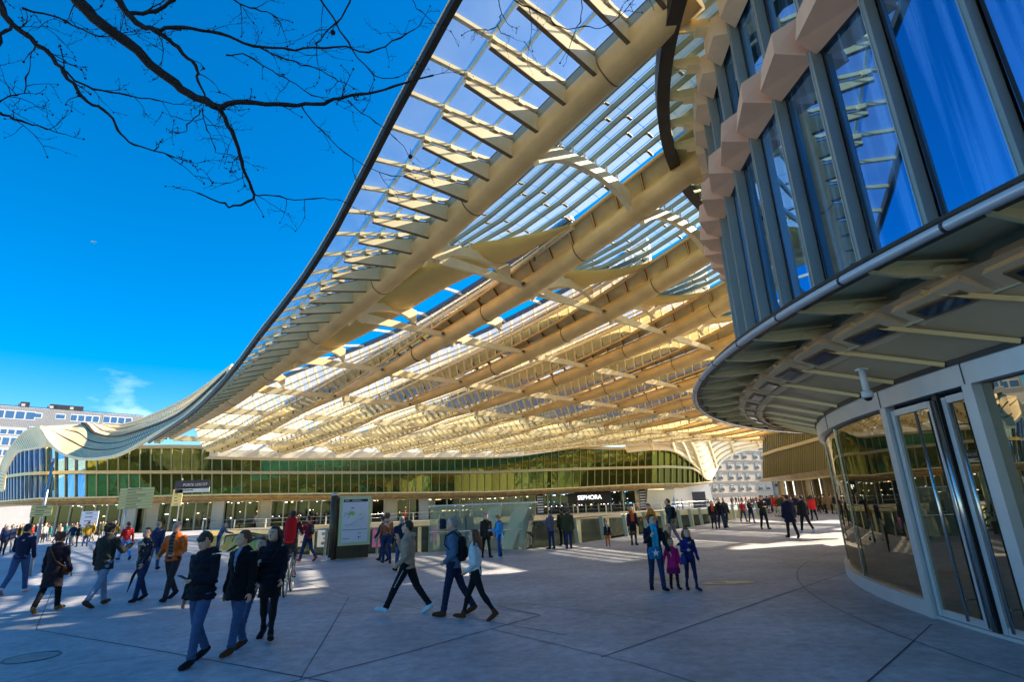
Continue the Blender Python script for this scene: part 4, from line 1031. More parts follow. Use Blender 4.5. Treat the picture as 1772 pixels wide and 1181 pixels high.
# escalator in the court at the left
def escalator(px, py, label, dx):
    a = az(px, py); a = Vector((a.x, a.y+1.2, -.3)); t = thing('escalator', label, 'escalator', a)
    for s in (0, 1.1):
        q = MB(); P = [a+Vector((dx*x, s, z)) for x, z in ((0, .9), (1.2, .95), (2.2, .75), (6, -1.7), (8, -3), (8, -3.9), (2.2, -.1), (0, 0))]
        q.prism(P, (0, .05, 0)); q.build('balustrade', RGL, t)
        q = MB(); q.tube([a+Vector((dx*x, s, z)) for x, z in ((-.1, .5), (0, .92), (1.2, .98), (2.2, .78), (6, -1.67), (8, -2.97))], .06, 8); q.build('handrail', BLACK, t)
    q = MB()
    for i in range(14): q.box(a+Vector((dx*(2.2+i*.4), .55, -.25-i*.26)), (.42, .95, .2))
    q.build('steps', DGREY, t)
escalator(372, 948, 'escalator with black handrails going down behind the youth with the phone', 1)
escalator(470, 955, 'second escalator descending behind the walking woman in black', -1)
# map totem
T0, T1 = az(566, 971), az(634, 966); T0.z = T1.z = 0; d = (T1-T0).normalized(); nn = Vector((d.y, -d.x, 0)); rz = math.atan2(d.y, d.x)
tot = thing('map_stand', 'brown upright map stand with a pale green framed city map', 'map stand', (T0+T1)/2)
TOB = mat('dark_bronze_totem', (.09, .06, .03), .4, .3, .15, 3); c_ = (T0+T1)/2+Vector((0, .12, 0))
q = MB(); q.box(c_+Vector((0, 0, 1.24)), (1.62, .16, 2.44), rz); q.build('body', TOB, tot)
q = MB(); p = T0+d*.14+nn*.06; q.tube([p+Vector((0, .1, 0)), p+Vector((0, .1, 2.52))], .15, 16); q.tube([p+Vector((0, .1, 2.52)), p+Vector((0, .1, 2.64))], .13, 16, m=1); q.build('column', [TOB, GREY], tot)
pc = T0+d*1.0+nn*.10+Vector((0, .05, 1.52))
PG = mat('pale_green_frame', (.60, .66, .34), .45)
q = MB(); q.box(pc, (1.30, .12, 1.98), rz); fr = q.build('map_frame', PG, tot)
q = MB(); q.box(pc+nn*.065, (1.06, .02, 1.74), rz); q.build('map_sheet', mat('map_paper', (.74, .74, .78), .5), fr)
q = MB(); rnd = random.Random(3)
def mk(u, v, w_, h_, m=0): q.box(pc+nn*.080+d*u+Vector((0, 0, v)), (w_, .006, h_), rz, m)
mk(0, .80, 1.0, .11, 0); mk(0, -.37, 1.0, .018, 0); mk(-.36, -.72, .28, .018, 0); mk(.2, -.52, .14, .02, 0); mk(.2, -.66, .14, .02); mk(.17, -.70, .03, .08)
for _ in range(14): mk(-.22+rnd.gauss(0, .13), .28+rnd.gauss(0, .07), .05, .05, rnd.choice([1, 1, 2, 3]))
for _ in range(12): mk(.26+rnd.gauss(0, .07), .22+rnd.gauss(0, .12), .04, .04, rnd.choice([2, 3, 4]))
mk(-.12, .30, .16, .12, 1); mk(-.12, .50, .12, .08, 3)
for i in range(6): q.beam(pc+nn*.08+d*(-.48+i*.03)+Vector((0, 0, -.15-i*.02)), pc+nn*.08+d*(.5)+Vector((0, 0, -.30+i*.12)), .004, .006, m=3)
q.build('map_print', [mat('print_dark', (.03, .025, .025), .5), mat('print_green', (.30, .62, .08), .5), mat('print_tan', (.66, .60, .42), .5), mat('print_grey', (.42, .42, .46), .5), mat('print_yellow', (.75, .70, .35), .5)], fr)
q = MB()
for u_, v_, w_ in ((-.36, .815, .2), (-.36, .785, .16), (.02, .815, .34), (.06, .785, .42)): q.box(pc+nn*.086+d*u_+Vector((0, 0, v_)), (w_, .004, .014), rz)
q.build('heading_lines', WHITE, fr)
q = MB(); q.ring_loft([[c_+Vector((-.62+.34*math.cos(a), -.55+.22*math.sin(a), z)) for a in [2*math.pi*i/28 for i in range(28)]] for z in (0, .015)], sm=False); q.tube([c_+Vector((-.62, -.55, 0)), c_+Vector((-.62, -.55, .10))], .09, 12); q.build('floor_ring', GREY, tot)
# direction posts
SIGNY = mat('pale_yellow_sign', (.92, .70, .24), .5); SIGNW = mat('grey_white_sign', (.62, .66, .64), .5)
INK = mat('sign_ink', (.10, .09, .07), .6)
def signpost(foot, top, label, panels, texts=None):
    b = az(*foot); r = ray(*top); k = b.xy.length/r.xy.length; h = HC+r.z*k
    t = thing('sign_post', label, 'sign post', b); q = MB(); q.tube([b, b+Vector((0, 0, h))], [.055, .045], 12); q.tube([b+Vector((0, 0, h-.14)), b+Vector((0, 0, h))], .062, 12, m=1); q.build('pole', [GREY, WHITE], t)
    for x0, y0, x1, y1, m_, rows, dark in panels:
        a, c_ = ay(x0, y0, b.y-.1), ay(x1, y1, b.y-.1); cx, cz = (a.x+c_.x)/2, (a.z+c_.z)/2; wd, hg = abs(c_.x-a.x), abs(a.z-c_.z)
        q = MB(); q.box((cx, b.y-.1, cz), (wd, .05, hg)); pn = q.build('panel', m_, t); q = MB(); rnd = random.Random(int(x0))
        for i in range(rows):
            z = cz+hg/2-hg*(i+.5)/rows
            q.box((cx, b.y-.130, z-hg/rows/2), (wd, .008, .012), m=0)
            wl = rnd.uniform(.25, .55)*wd; q.box((cx-wd*.42+wl/2+.15*wd, b.y-.130, z), (wl, .008, hg/rows*.22), m=0 if not dark else 1)
        if rows: q.build('lines', [INK, WHITE], pn)
    return t, b
signpost((51, 998), (92, 794), 'tall grey sign post at the far left in front of the crowd', [(56, 876, 88, 894, SIGNY, 3, 0)])
signpost((205, 965), (242, 844), 'sign post with a stack of pale yellow direction boards', [(209, 846, 262, 880, SIGNY, 7, 0)])
t, b = signpost((303, 925), (316, 829), 'sign post with a dark arrow board over pale boards', [(304, 833, 362, 845, mat('charcoal_sign', (.04, .035, .05), .5), 0, 1), (304, 845.5, 362, 852, SIGNW, 1, 0), (300, 848, 313, 876, SIGNY, 5, 0)])
p = ay(338, 839.5, b.y-.14); textmesh('lettering', 'PORTE LESCOT', .42, p, (1, 0, 0), (0, 0, 1), WHITE, t, depth=.004)
t, b = signpost((160, 935), (160, 886), 'white map board on a stand in front of the crowd at the left', [(142, 886, 167, 912, mat('map_paper', (.74, .74, .78), .5), 4, 0)])
# ================================================================ TREES
BARK = mat('dark_wet_bark', (.022, .018, .014), .8, 0, .3, 8, bump=.4, bs=30)
tree = thing('bare_tree', 'bare winter plane tree whose dark twigs hang across the top left of the sky', 'tree', (-9.5, 3.5, 0))
q = MB(); q.tube([(-9.5, 3.5, 0), (-9.4, 3.6, 2.5), (-9.2, 3.7, 5), (-9.0, 3.8, 7.2), (-8.4, 4.2, 9.4)], [.34, .28, .24, .19, .13], 14); q.build('trunk', BARK, tree)
rt = random.Random(11)
def twig(q, p, d, L_, r, depth=0):
    n = 4; pts = [p]; dd = d.normalized()
    for i in range(n):
        dd = (dd+Vector((rt.gauss(0, .22), rt.gauss(0, .22), rt.gauss(0, .22)))).normalized(); pts.append(pts[-1]+dd*L_/n)
    q.tube(pts, [r*(1-.16*i) for i in range(n+1)], 4, m=0)
    q.ball(pts[-1], r*1.9, 5, 4)
    if depth < 2:
        for i in range(1, n+1):
            if rt.random() < .55: twig(q, pts[i], dd+Vector((rt.gauss(0, .9), rt.gauss(0, .9), rt.gauss(0, .9))), L_*rt.uniform(.3, .6), r*.68, depth+1)
def branch(px, D0, D1, r0, r1, tw=1., sub=.30):
    P = [ad(x, y, D0+(D1-D0)*i/(len(px)-1)) for i, (x, y) in enumerate(px)]
    F = []
    for i in range(len(P)-1):
        p0, p1, p2, p3 = P[max(i-1, 0)], P[i], P[i+1], P[min(i+2, len(P)-1)]
        for f in (0, .33, .66): F.append(.5*((2*p1)+(p2-p0)*f+(2*p0-5*p1+4*p2-p3)*f*f+(3*p1-p0-3*p2+p3)*f**3)+Vector((rt.gauss(0, .008), rt.gauss(0, .008), rt.gauss(0, .008))))
    F.append(P[-1]); q = MB(); n = len(F)
    q.tube(F, [r0+(r1-r0)*(i/(n-1))**.8+(.003 if i % 4 == 0 else 0) for i in range(n)], 8)
    o = q.build('branch', BARK, tree)
    q = MB()
    for i in range(1, n):
        if rt.random() < .30*tw: 
            d = (F[i]-F[i-1]).normalized(); twig(q, F[i], d*.8+Vector((rt.gauss(0, .8), rt.gauss(0, .5), rt.gauss(0, .8))), rt.uniform(.5, 1.5)*sub, .0065 if r0 > .02 else .0045)
    twig(q, F[-1], F[-1]-F[-2], sub, .005)
    q.build('twigs', BARK, o)['kind'] = 'stuff'
    return F
b1 = branch([(95, -70), (135, 0), (175, 40), (240, 90), (300, 145), (340, 168), (378, 186)], 7.6, 7.0, .062, .036, .5)
q = MB(); q.tube([(-9.0, 3.8, 7.2), b1[0].lerp(Vector((-9.0, 3.8, 7.2)), .5)+Vector((0, 0, .4)), b1[0]], [.13, .10, .078], 10); q.build('branch', BARK, tree)
branch([(378, 186), (410, 176), (460, 179), (515, 180), (560, 179), (610, 165), (650, 160), (700, 142), (750, 130)], 7.0, 6.5, .030, .008)
branch([(378, 186), (395, 215), (412, 255), (420, 290), (436, 330), (438, 345), (405, 356), (380, 350), (342, 334)], 7.0, 6.9, .026, .007)
branch([(438, 338), (470, 338), (510, 345), (560, 343), (590, 347)], 6.9, 6.8, .008, .004)
b2 = branch([(170, -40), (205, 0), (222, 24), (245, 45), (270, 55), (300, 75), (325, 98), (342, 120), (342, 142), (355, 168)], 7.9, 7.2, .040, .010)
q = MB(); q.tube([b1[0].lerp(Vector((-9.0, 3.8, 7.2)), .3), b2[0]], [.07, .04], 8); q.build('branch', BARK, tree)
branch([(270, 55), (300, 47), (350, 52), (395, 62), (440, 78), (490, 84), (525, 86), (580, 80), (640, 91), (680, 72), (718, 50)], 7.6, 6.8, .020, .006, 1.2)
branch([(222, 24), (260, 20), (285, 12), (300, 0), (310, -14)], 7.8, 7.8, .022, .016, .4)
branch([(440, 78), (470, 92), (510, 108), (545, 118), (580, 135), (600, 145)], 7.4, 7.2, .010, .004)
b3 = branch([(-6, -10), (10, 25), (30, 48), (55, 68), (85, 92), (105, 118), (125, 145), (150, 175), (180, 190), (200, 215), (215, 240), (245, 255), (300, 272)], 7.4, 6.6, .030, .006)
q = MB(); q.tube([(-9.2, 3.7, 5), (-8.6, 4.6, 6.4), b3[0]], [.09, .06, .032], 8); q.build('branch', BARK, tree)
branch([(105, 118), (145, 148), (190, 160), (230, 168), (270, 172), (300, 180)], 7.1, 7.0, .011, .004)
branch([(40, 15), (100, 30), (140, 52), (180, 65), (205, 60)], 7.5, 7.4, .010, .004, 1.3)
branch([(0, 195), (25, 208), (55, 215), (85, 224)], 6.5, 6.5, .012, .005)
branch([(-5, 90), (5, 60), (20, 45)], 6.9, 7.0, .014, .012, 1.3)
branch([(0, 175), (20, 165), (40, 160), (50, 125)], 6.6, 6.6, .006, .004, 1.6)
branch([(550, -10), (590, 55), (620, 100), (650, 132), (690, 133)], 6.9, 6.4, .010, .004)
branch([(610, -8), (590, 30), (560, 60), (548, 80)], 6.8, 6.8, .009, .006)
branch([(395, -5), (430, 12), (460, 22), (480, 32)], 6.6, 6.6, .008, .004, 1.8)
branch([(390, 95), (420, 95), (470, 120), (500, 140), (540, 162), (570, 172)], 6.8, 6.7, .007, .004, 1.4)
branch([(600, 175), (640, 205), (665, 222), (690, 245)], 6.6, 6.5, .006, .003)
branch([(520, 182), (545, 215), (575, 245), (610, 275), (680, 305), (720, 300)], 6.9, 6.5, .007, .003, 1.3)
branch([(712, -10), (722, 15), (740, 30)], 6.4, 6.4, .005, .003, .5)
branch([(870, -12), (905, 8), (940, 25), (970, 45), (1010, 46), (1040, 46), (1080, 20)], 6.3, 6.0, .007, .003, 1.0)
branch([(860, -10), (866, 25), (862, 40), (845, 52)], 6.3, 6.3, .005, .003, .8)
branch([(1005, -10), (1006, 25), (995, 55)], 6.0, 6.0, .005, .003, .8)
branch([(350, 190), (355, 215), (368, 240), (372, 262), (400, 268)], 6.9, 6.9, .006, .003, 1.2)
branch([(348, 190), (330, 210), (320, 228), (305, 231)], 6.9, 6.9, .006, .003, .8)
for (x, y, D_, rr) in ((576, 56, 6.9, .028), (710, 271, 6.4, .024)):
    p = ad(x, y, D_); q = MB(); q.ball(p, rr, 12, 8); q.tube([p, p+Vector((0, 0, .10))], .002, 4); q.build('seed_ball', BARK, tree)
# leafy park trees standing behind the viewer; the shop glass mirrors them
LEAF = mat('park_foliage', (.085, .13, .02), .6, 0, .5, 1.2)
def leafy(x, y, h, seed, label):
    rr = random.Random(seed); t = thing('park_tree', label, 'tree', (x, y, 0), 'leafy trees of the park'); q = MB()
    q.tube([(x, y, 0), (x+.2, y, h*.3), (x, y+.2, h*.6)], [.35, .27, .15], 8)
    for _ in range(6):
        a = rr.uniform(0, 6.3); q.tube([(x, y, h*.3), (x+h*.2*math.cos(a), y+h*.2*math.sin(a), h*.65)], [.14, .05], 5)
    q.build('trunk', BARK, t); q = MB()
    cl = [(Vector((rr.gauss(0, h*.17), rr.gauss(0, h*.17), h*rr.uniform(.3, .9)))) for _ in range(26)]
    for c_ in cl:
        for _ in range(70):
            p = Vector((x, y, 0))+c_+Vector((rr.gauss(0, h*.055), rr.gauss(0, h*.055), rr.gauss(0, h*.045))); a = Vector((rr.gauss(0, 1), rr.gauss(0, 1), rr.gauss(0, 1))).normalized(); b = a.orthogonal().normalized(); s = rr.uniform(.2, .42)
            q.quad(p-a*s, p+b*s*.6, p+a*s, p-b*s*.6)
    q.build('crown', LEAF, t)
for i, (x, y, h) in enumerate([(-42, -16, 14), (-30, -22, 15), (-19, -14, 12), (-10, -24, 16), (0, -15, 13), (9, -26, 17), (18, -17, 13), (28, -24, 15), (40, -18, 14), (54, -26, 16), (-56, -24, 16), (70, -22, 15)]):
    leafy(x, y, h*1.5, i, 'tall leafy park tree behind the viewer in the row facing the canopy')
# aeroplane
p = ay(162, 419, 2600); pl = thing('airplane', 'tiny white airplane high in the blue sky at the left', 'airplane', p)
q = MB(); q.tube([p+Vector((-14, 0, 0)), p+Vector((-12, 0, .8)), p+Vector((10, 0, .8)), p+Vector((15, 0, 0))], [.6, 2., 2., .5], 10); q.build('fuselage', WHITE, pl)
q = MB(); q.prism([p+Vector((2, 0, 0)), p+Vector((-4, 14, 0)), p+Vector((-6, 14, 0)), p+Vector((-4, 0, 0)), p+Vector((-6, -14, 0)), p+Vector((-4, -14, 0))], (0, 0, .5)); q.build('wing', WHITE, pl)
q = MB(); q.prism([p+Vector((-11, 0, 0)), p+Vector((-14, 0, 5)), p+Vector((-15.5, 0, 5)), p+Vector((-14, 0, 0))], (0, .4, 0)); q.build('tail_fin', WHITE, pl)
# ================================================================ PEOPLE
def remesh(q, name, vox, mats, parent, smooth=1, paint=None, label=None):
    me = q.mesh(name+'_src'); t = bpy.data.objects.new('tmp_remesh', me); COL.objects.link(t)
    m = t.modifiers.new('r', 'REMESH'); m.mode = 'VOXEL'; m.voxel_size = vox; m.use_smooth_shade = True
    if smooth: s_ = t.modifiers.new('s', 'SMOOTH'); s_.factor = .5; s_.iterations = smooth
    dg = bpy.context.evaluated_depsgraph_get(); out_ = bpy.data.meshes.new_from_object(t.evaluated_get(dg))
    bpy.data.objects.remove(t); bpy.data.meshes.remove(me)
    out_.materials.clear()
    for m_ in mats: out_.materials.append(m_)
    out_.name = name
    n = len(out_.polygons)
    if n:
        mi = np.zeros(n, dtype=np.int32); cc = np.empty(n*3, dtype=np.float32); out_.polygons.foreach_get('center', cc); cc = cc.reshape(-1, 3)
        if paint: mi = paint(cc, mi)
        out_.polygons.foreach_set('material_index', mi.astype(np.int32)); out_.polygons.foreach_set('use_smooth', np.ones(n, dtype=bool))
    o = bpy.data.objects.new(name, out_); COL.objects.link(o); o.parent = parent
    if label: o['label'] = label
    return o
CM = {}
def cloth(name, col, rough=.85, var=.12):
    k = 'cloth_'+name
    if k not in CM: CM[k] = mat(k, col, rough, 0, var, 14, bump=.35, bs=28, spec=.25)
    return CM[k]
SKIN = mat('skin', (.74, .40, .25), .5, 0, .05, 10); SKIN2 = mat('brown_skin', (.22, .11, .07), .5, 0, .05, 10)
LIP_ = mat('lips', (.42, .14, .12), .5); EYE = mat('eye_dark', (.02, .015, .012), .2); EYEW = mat('eye_white', (.65, .63, .60), .3)
HAIRS = {n: mat('hair_'+n, c, .55, 0, .3, 40, bump=.8, bs=60) for n, c in dict(black=(.012, .009, .008), brown=(.05, .025, .012), auburn=(.16, .05, .015), grey=(.28, .26, .24), ginger=(.30, .10, .02), dark=(.025, .016, .01), blond=(.35, .22, .08)).items()}
def dirx(a): return Vector((0, math.sin(R(a)), -math.cos(R(a))))
def person(label, fx, fy, hy, rz, legs=(3, 3, -4, 3), armL=(2, 8, 7, 0), armR=(2, 8, 7, 0), top='jacket', tc=('navy', (.02, .03, .08)), hem=.47, bc=('jeans', (.04, .10, .26)), skirt=None, sc=('black', (.015, .015, .015)), sole=None,
           hair=('short', 'brown'), skin=None, near=1, bulk=1., scarf=None, glasses=False, shirt=None, stripes=False, lean=0, head=(0, 0), hx=None, flare=1., cat='person', boots=None, hood=False, group=None, hscale=1., legw=1.):
    skin = skin or SKIN; b = az(fx, fy); r = ray(hx or fx, hy); H = HC+r.z*(b.xy.length/r.xy.length); H = max(.8, min(1.98, H))
    root = thing('person', label, cat, (0, 0, 0), group)
    vox = (.0075 if near == 1 else .015); vc = (.011 if near == 1 else .018)
    V = Vector; lean_r = R(lean)
    def bodyp(x, y, z):       # leaning about the hips
        dz = z-.52*H
        if dz <= 0: return V((x, y, z))
        return V((x, y+dz*math.sin(lean_r), .52*H+dz*math.cos(lean_r)))
    hipz = .515*H; LG = []
    for sx, a, k in ((-1, legs[0], legs[1]), (1, legs[2], legs[3])):
        hp = V((sx*.052*H, 0, hipz)); kn = hp+dirx(a)*.245*H; an = kn+dirx(a-k)*.235*H; an.x *= 1.0; fa = min(0, (a-k))*.8
        if a-k > 8: fa = (a-k)*.6
        toe = an+V((sx*.012*H, math.cos(R(fa)), math.sin(R(fa))))*.115*H if False else an+V((sx*.02*H, math.cos(R(fa))*.100*H, math.sin(R(fa))*.100*H-.018*H))
        LG.append((hp, kn, an, toe, fa))
    lift = -min(min(l[2].z-.045*H, l[3].z-.018*H) for l in LG)
    up = V((0, 0, lift))
    LG = [tuple(x+up if isinstance(x, Vector) else x for x in l) for l in LG]
    def T(x, y, z): return bodyp(x*H, y*H, z*H)+up
    AR = []
    for sx, (p, e, ab, inw) in ((-1, armL), (1, armR)):
        sh = T(sx*.101*bulk, 0, .798); d1 = V((sx*math.sin(R(ab)), math.sin(R(p))*math.cos(R(ab)), -math.cos(R(p))*math.cos(R(ab))))
        el = sh+d1*.175*H; d2 = V((sx*math.sin(R(ab-inw)), math.sin(R(p+e))*math.cos(R(inw)), -math.cos(R(p+e))*math.cos(R(inw)))).normalized()
        wr = el+d2*.150*H; AR.append((sh, el, wr, d2, sx))
    # ---------------- body: one continuous skin
    q = MB(); nr = 10
    hc = T(0, .012+.02*math.sin(R(head[0])), .93*1.0); hs_ = hscale
    q.tube([T(0, 0, z) for z in (.50, .56, .62, .70, .77, .815, .84)], [H*x for x in (.066, .072, .066, .074, .078, .06, .035)], 14, ry=[H*x*bulk for x in (.088, .088, .078, .09, .100, .09, .04)], ref=(0, 1, 0))
    q.tube([T(0, -.004, .82), T(0, .004, .85), T(0, .010, .895)], [H*.032]*3, 12)
    yaw, pit = R(head[0]), R(head[1]); HM = Matrix.Rotation(yaw, 3, 'Z') @ Matrix.Rotation(pit, 3, 'X')
    neck = T(0, .006, .885)
    def hp_(x, y, z): return neck+HM @ V((x*H*hs_, y*H*hs_, (z-.885)*H*hs_))
    rings = []
    for z, rx, ry, oy in ((.868, .018, .022, .034), (.874, .030, .036, .026), (.888, .040, .046, .020), (.905, .044, .052, .013), (.925, .0465, .0555, .010), (.945, .0475, .057, .006), (.965, .045, .054, .003), (.982, .036, .043, 0), (.994, .020, .024, 0), (.998, .006, .008, 0)):
        rings.append([hp_(rx*math.cos(a), oy+ry*math.sin(a), z) for a in [2*math.pi*i/18 for i in range(18)]])
    q.ring_loft(rings)
    q.tube([hp_(0, .060, .945), hp_(0, .072, .922), hp_(0, .066, .914)], [H*.005, H*.0085, H*.006], 8)
    q.tube([hp_(-.026, .052, .948), hp_(0, .060, .951), hp_(.026, .052, .948)], [H*.004, H*.006, H*.004], 6)
    q.tube([hp_(-.014, .058, .899), hp_(0, .0625, .899), hp_(.014, .058, .899)], [H*.003, H*.0048, H*.003], 6)
    q.ball(hp_(0, .052, .877), H*.012, 8, 6)
    for sx in (-1, 1): q.ball(hp_(sx*.048, .002, .926), (H*.006, H*.011, H*.017), 8, 6)
    for hp0, kn, an, toe, fa in LG:
        q.tube([hp0+V((0, 0, .02*H)), hp0.lerp(kn, .5), kn, kn.lerp(an, .35), kn.lerp(an, .75), an], [H*x*legw*.72 for x in (.052, .045, .031, .033, .022, .019)], nr)
        q.tube([an+Vector((0, 0, -.006*H)), an.lerp(toe, .8)+Vector((0, 0, -.006*H))], [H*.011, H*.008], 8, ry=[H*.012, H*.014])
    for sh, el, wr, d2, sx in AR:
        q.tube([sh+V((-sx*.02*H, 0, 0)), sh, sh.lerp(el, .5), el, el.lerp(wr, .4), wr], [H*x for x in (.03, .031, .026, .022, .021, .0145)], nr)
        # hand: palm, four bent fingers of unequal length, thumb off the side
        side = V((0, -1, 0)); side = (side-d2*side.dot(d2)).normalized() if abs(d2.y) < .95 else V((0, 0, 1)); nrm_ = d2.cross(side).normalized()
        if nrm_.x*sx > 0: nrm_ = -nrm_                            # palm faces the body
        fwd = -side if side.y < 0 else side
        pm = wr+d2*.050*H
        q.tube([wr, wr+d2*.022*H, pm], [H*.0125, H*.020, H*.022], 10, ry=[H*.012, H*.0095, H*.009], ref=tuple(fwd))
        for i, ln in enumerate((.036, .041, .038, .030)):
            o_ = pm+fwd*H*(.015-.010*i); c1 = o_+(d2*.95+nrm_*.25)*ln*.45*H; c2 = c1+(d2*.75+nrm_*.65)*ln*.33*H; c3 = c2+(d2*.45+nrm_*.85)*ln*.25*H
            q.tube([o_-d2*.01*H, c1, c2, c3], [H*.0052, H*.0050, H*.0046, H*.0038], 7)
        tb_ = wr+d2*.014*H+fwd*.014*H; q.tube([tb_, tb_+(d2*.6+fwd*.55+nrm_*.4).normalized()*.026*H, tb_+(d2*.9+fwd*.35+nrm_*.5).normalized()*.045*H], [H*.0072, H*.0062, H*.0048], 7)
    eyes = [hp_(sx*.0195, .0535, .932) for sx in (-1, 1)]; mouth = hp_(0, .064, .899)
    cE = [np.array(e) for e in eyes]; cM = np.array(mouth); fx_ = np.array(HM @ V((0, 1, 0)))
    def paint(cc, mi):
        for e in cE:
            d = cc-e; u = np.hypot(d[:, 0]*1.0, d[:, 1]); 
            far = (np.abs(d[:, 2]) < .0042*H) & (u < .0105*H); mi[far] = 3
            m = (np.abs(d[:, 2]) < .0042*H) & (u < .0055*H); mi[m] = 2
            br = (np.abs(d[:, 2]-.0155*H) < .0030*H) & (u < .015*H); mi[br] = 4
        d = cc-cM; m = (np.abs(d[:, 2]) < .0038*H) & (np.hypot(d[:, 0], d[:, 1]) < .014*H); mi[m] = 1
        return mi
    body = remesh(q, 'body', vox, [skin, LIP_, EYE, EYEW, HAIRS[hair[1]]], root, 1, paint)
    # ---------------- trousers / tights
    bmt = cloth(*bc); q = MB(); fl = flare
    q.tube([T(0, 0, .475), T(0, 0, .53), T(0, 0, .60)], [H*.070, H*.078, H*.070], 14, ry=[H*.082*bulk, H*.094*bulk, H*.084*bulk], ref=(0, 1, 0))
    thin = bc[0].startswith('tights') or legw < .9
    for i, (hp0, kn, an, toe, fa) in enumerate(LG):
        e = an+(kn-an).normalized()*(.005*H); k1 = (.058, .052, .040, .038, .034, .033) if not thin else (.054, .047, .034, .036, .025, .0215)
        mid1 = kn.lerp(an, .55)
        q.tube([hp0+V((0, 0, .035*H)), hp0.lerp(kn, .4), hp0.lerp(kn, .98), kn.lerp(an, .3), mid1, e], [H*x*(fl if j > 2 else 1) for j, x in enumerate(k1)], 12)
        if not thin:
            for f, rr in ((.80, .0365), (.93, .038)): c_ = kn.lerp(an, f); q.ball(c_, (H*rr*fl, H*rr*fl, H*.008), 10, 6)
    o = remesh(q, 'trousers' if not thin else 'tights', vc, [bmt], root, 1)
    if not thin:
        me = o.data; n = len(me.vertices); co = np.empty(n*3, dtype=np.float32); me.vertices.foreach_get('co', co); co = co.reshape(-1, 3); no = np.empty(n*3, dtype=np.float32); me.vertex_normals.foreach_get('vector', no); no = no.reshape(-1, 3)
        zz = co[:, 2]/H; wgt = np.exp(-((zz-.27)/.05)**2)+np.exp(-((zz-.07)/.06)**2)*1.4+.35
        w = np.sin(co[:, 2]*95+2.5*np.sin(co[:, 0]*30)+co[:, 1]*25); co += no*(w*wgt*.0032)[:, None]; me.vertices.foreach_set('co', co.ravel()); me.update()
    # ---------------- shoes, one each
    for hp0, kn, an, toe, fa in LG:
        q = MB(); f_ = (toe-an); f_.normalize(); dn = V((0, 0, -1)); dn = (dn-f_*dn.dot(f_)).normalized()
        hl = an-f_*.030*H+dn*.018*H; q.tube([hl, an+dn*.018*H, an.lerp(toe, .55)+dn*.014*H, toe+dn*.010*H, toe+f_*.022*H+dn*.014*H], [H*.022, H*.030, H*.027, H*.020, H*.012], 10, ry=[H*.022, H*.027, H*.031, H*.030, H*.019], ref=tuple(-dn))
        q.tube([an+(kn-an).normalized()*(.09 if boots else .045)*H, an], [H*.030 if boots else H*.027, H*.030], 10)
        if boots: q.tube([an+(kn-an).normalized()*.20*H, an], [H*.034, H*.028], 10)
        so_ = cloth(*sc); sm = cloth(*(sole or sc)); zc = (an+dn*.030*H)
        zn = np.array(dn); z0 = float(np.dot(np.array(an), zn))
        remesh(q, 'boot' if boots else 'shoe', vc*.75, [so_, sm], root, 1, (lambda cc, mi, zn=zn, z0=z0: np.where(cc@zn-z0 > .031*H, 1, 0)))
    # ---------------- upper garment
    tm = cloth(*tc, rough=.35 if top == 'leather' else .9); q = MB(); pf = {'jacket': 1.0, 'leather': 1.0, 'puffer': 1.12, 'coat': 1.08, 'hoodie': 1.02, 'fleece': 1.04}.get(top, 1.); pf *= bulk
    zs = [hem, (hem+.60)/2, .60, .68, .75, .80, .828, .852]
    wx = [.098, .094, .090, .098, .106, .099, .070, .046]; wy = [.080, .078, .074, .080, .082, .072, .056, .046]
    if hem < .44: wx[0] = .118; wy[0] = .098; wx[1] = .108; wy[1] = .086
    pts, ry_, rx_ = [], [], []
    for z, a_, c_ in zip(zs, wx, wy): pts.append(T(0, 0, z)); rx_.append(c_*H*pf); ry_.append(a_*H*pf)
    q.tube(pts, rx_, 18, ry=ry_, ref=(0, 1, 0))
    if top == 'puffer':
        for z in (hem+.03, .54, .60, .66, .72, .77): q.tube([T(0, 0, z-.012), T(0, 0, z+.012)], [.088*H*pf]*2, 18, ry=[.112*H*pf]*2, ref=(0, 1, 0))
    for sh, el, wr, d2, sx in AR:
        k1 = [.038, .038, .033, .031, .028, .026]
        q.tube([sh+V((-sx*.03*H, 0, -.01*H)), sh+V((0, 0, .0)), sh.lerp(el, .55), el, el.lerp(wr, .5), wr-d2*.004*H], [H*x*pf for x in k1], 12)
        for f in (.2, .75): q.ball(el.lerp(wr, f), H*.0315*pf, 8, 6)
        q.ball(wr-d2*.012*H, H*.0285*pf, 8, 6)
    q.tube([T(0, -.005, .835), T(0, .0, .868)], [H*.050, H*.044], 14, ry=[H*.052, H*.046], ref=(0, 1, 0))
    if hood or top in ('hoodie',):
        q.ball(T(0, -.052, .845), (H*.062, H*.040, H*.030), 14, 8)
        q.tube([T(-.050, .0, .848), T(-.035, -.05, .862), T(.035, -.05, .862), T(.050, .0, .848)], [H*.018]*4, 8)
    cutf = None
    def crease(o):
        me = o.data; n = len(me.vertices); co = np.empty(n*3, dtype=np.float32); me.vertices.foreach_get('co', co); co = co.reshape(-1, 3); no = np.empty(n*3, dtype=np.float32); me.vertex_normals.foreach_get('vector', no); no = no.reshape(-1, 3)
        s_ = (hash(label) % 97)*.31
        w1 = np.sin(co[:, 2]*46+3*np.sin(co[:, 0]*17+s_)+2*np.sin(co[:, 1]*13+s_))*np.sin(co[:, 0]*21+co[:, 1]*9+s_); w2 = np.sin(co[:, 2]*23+co[:, 0]*31+s_)
        co += no*(w1*.006+w2*.003)[:, None]*H/1.7; me.vertices.foreach_set('co', co.ravel()); me.update()
    open_ = shirt is not None
    mats_ = [tm]
    if shirt: mats_.append(cloth(*shirt)); mats_.append(cloth('stripe', (.10, .10, .11)))
    if tc[0] == 'blush': pass
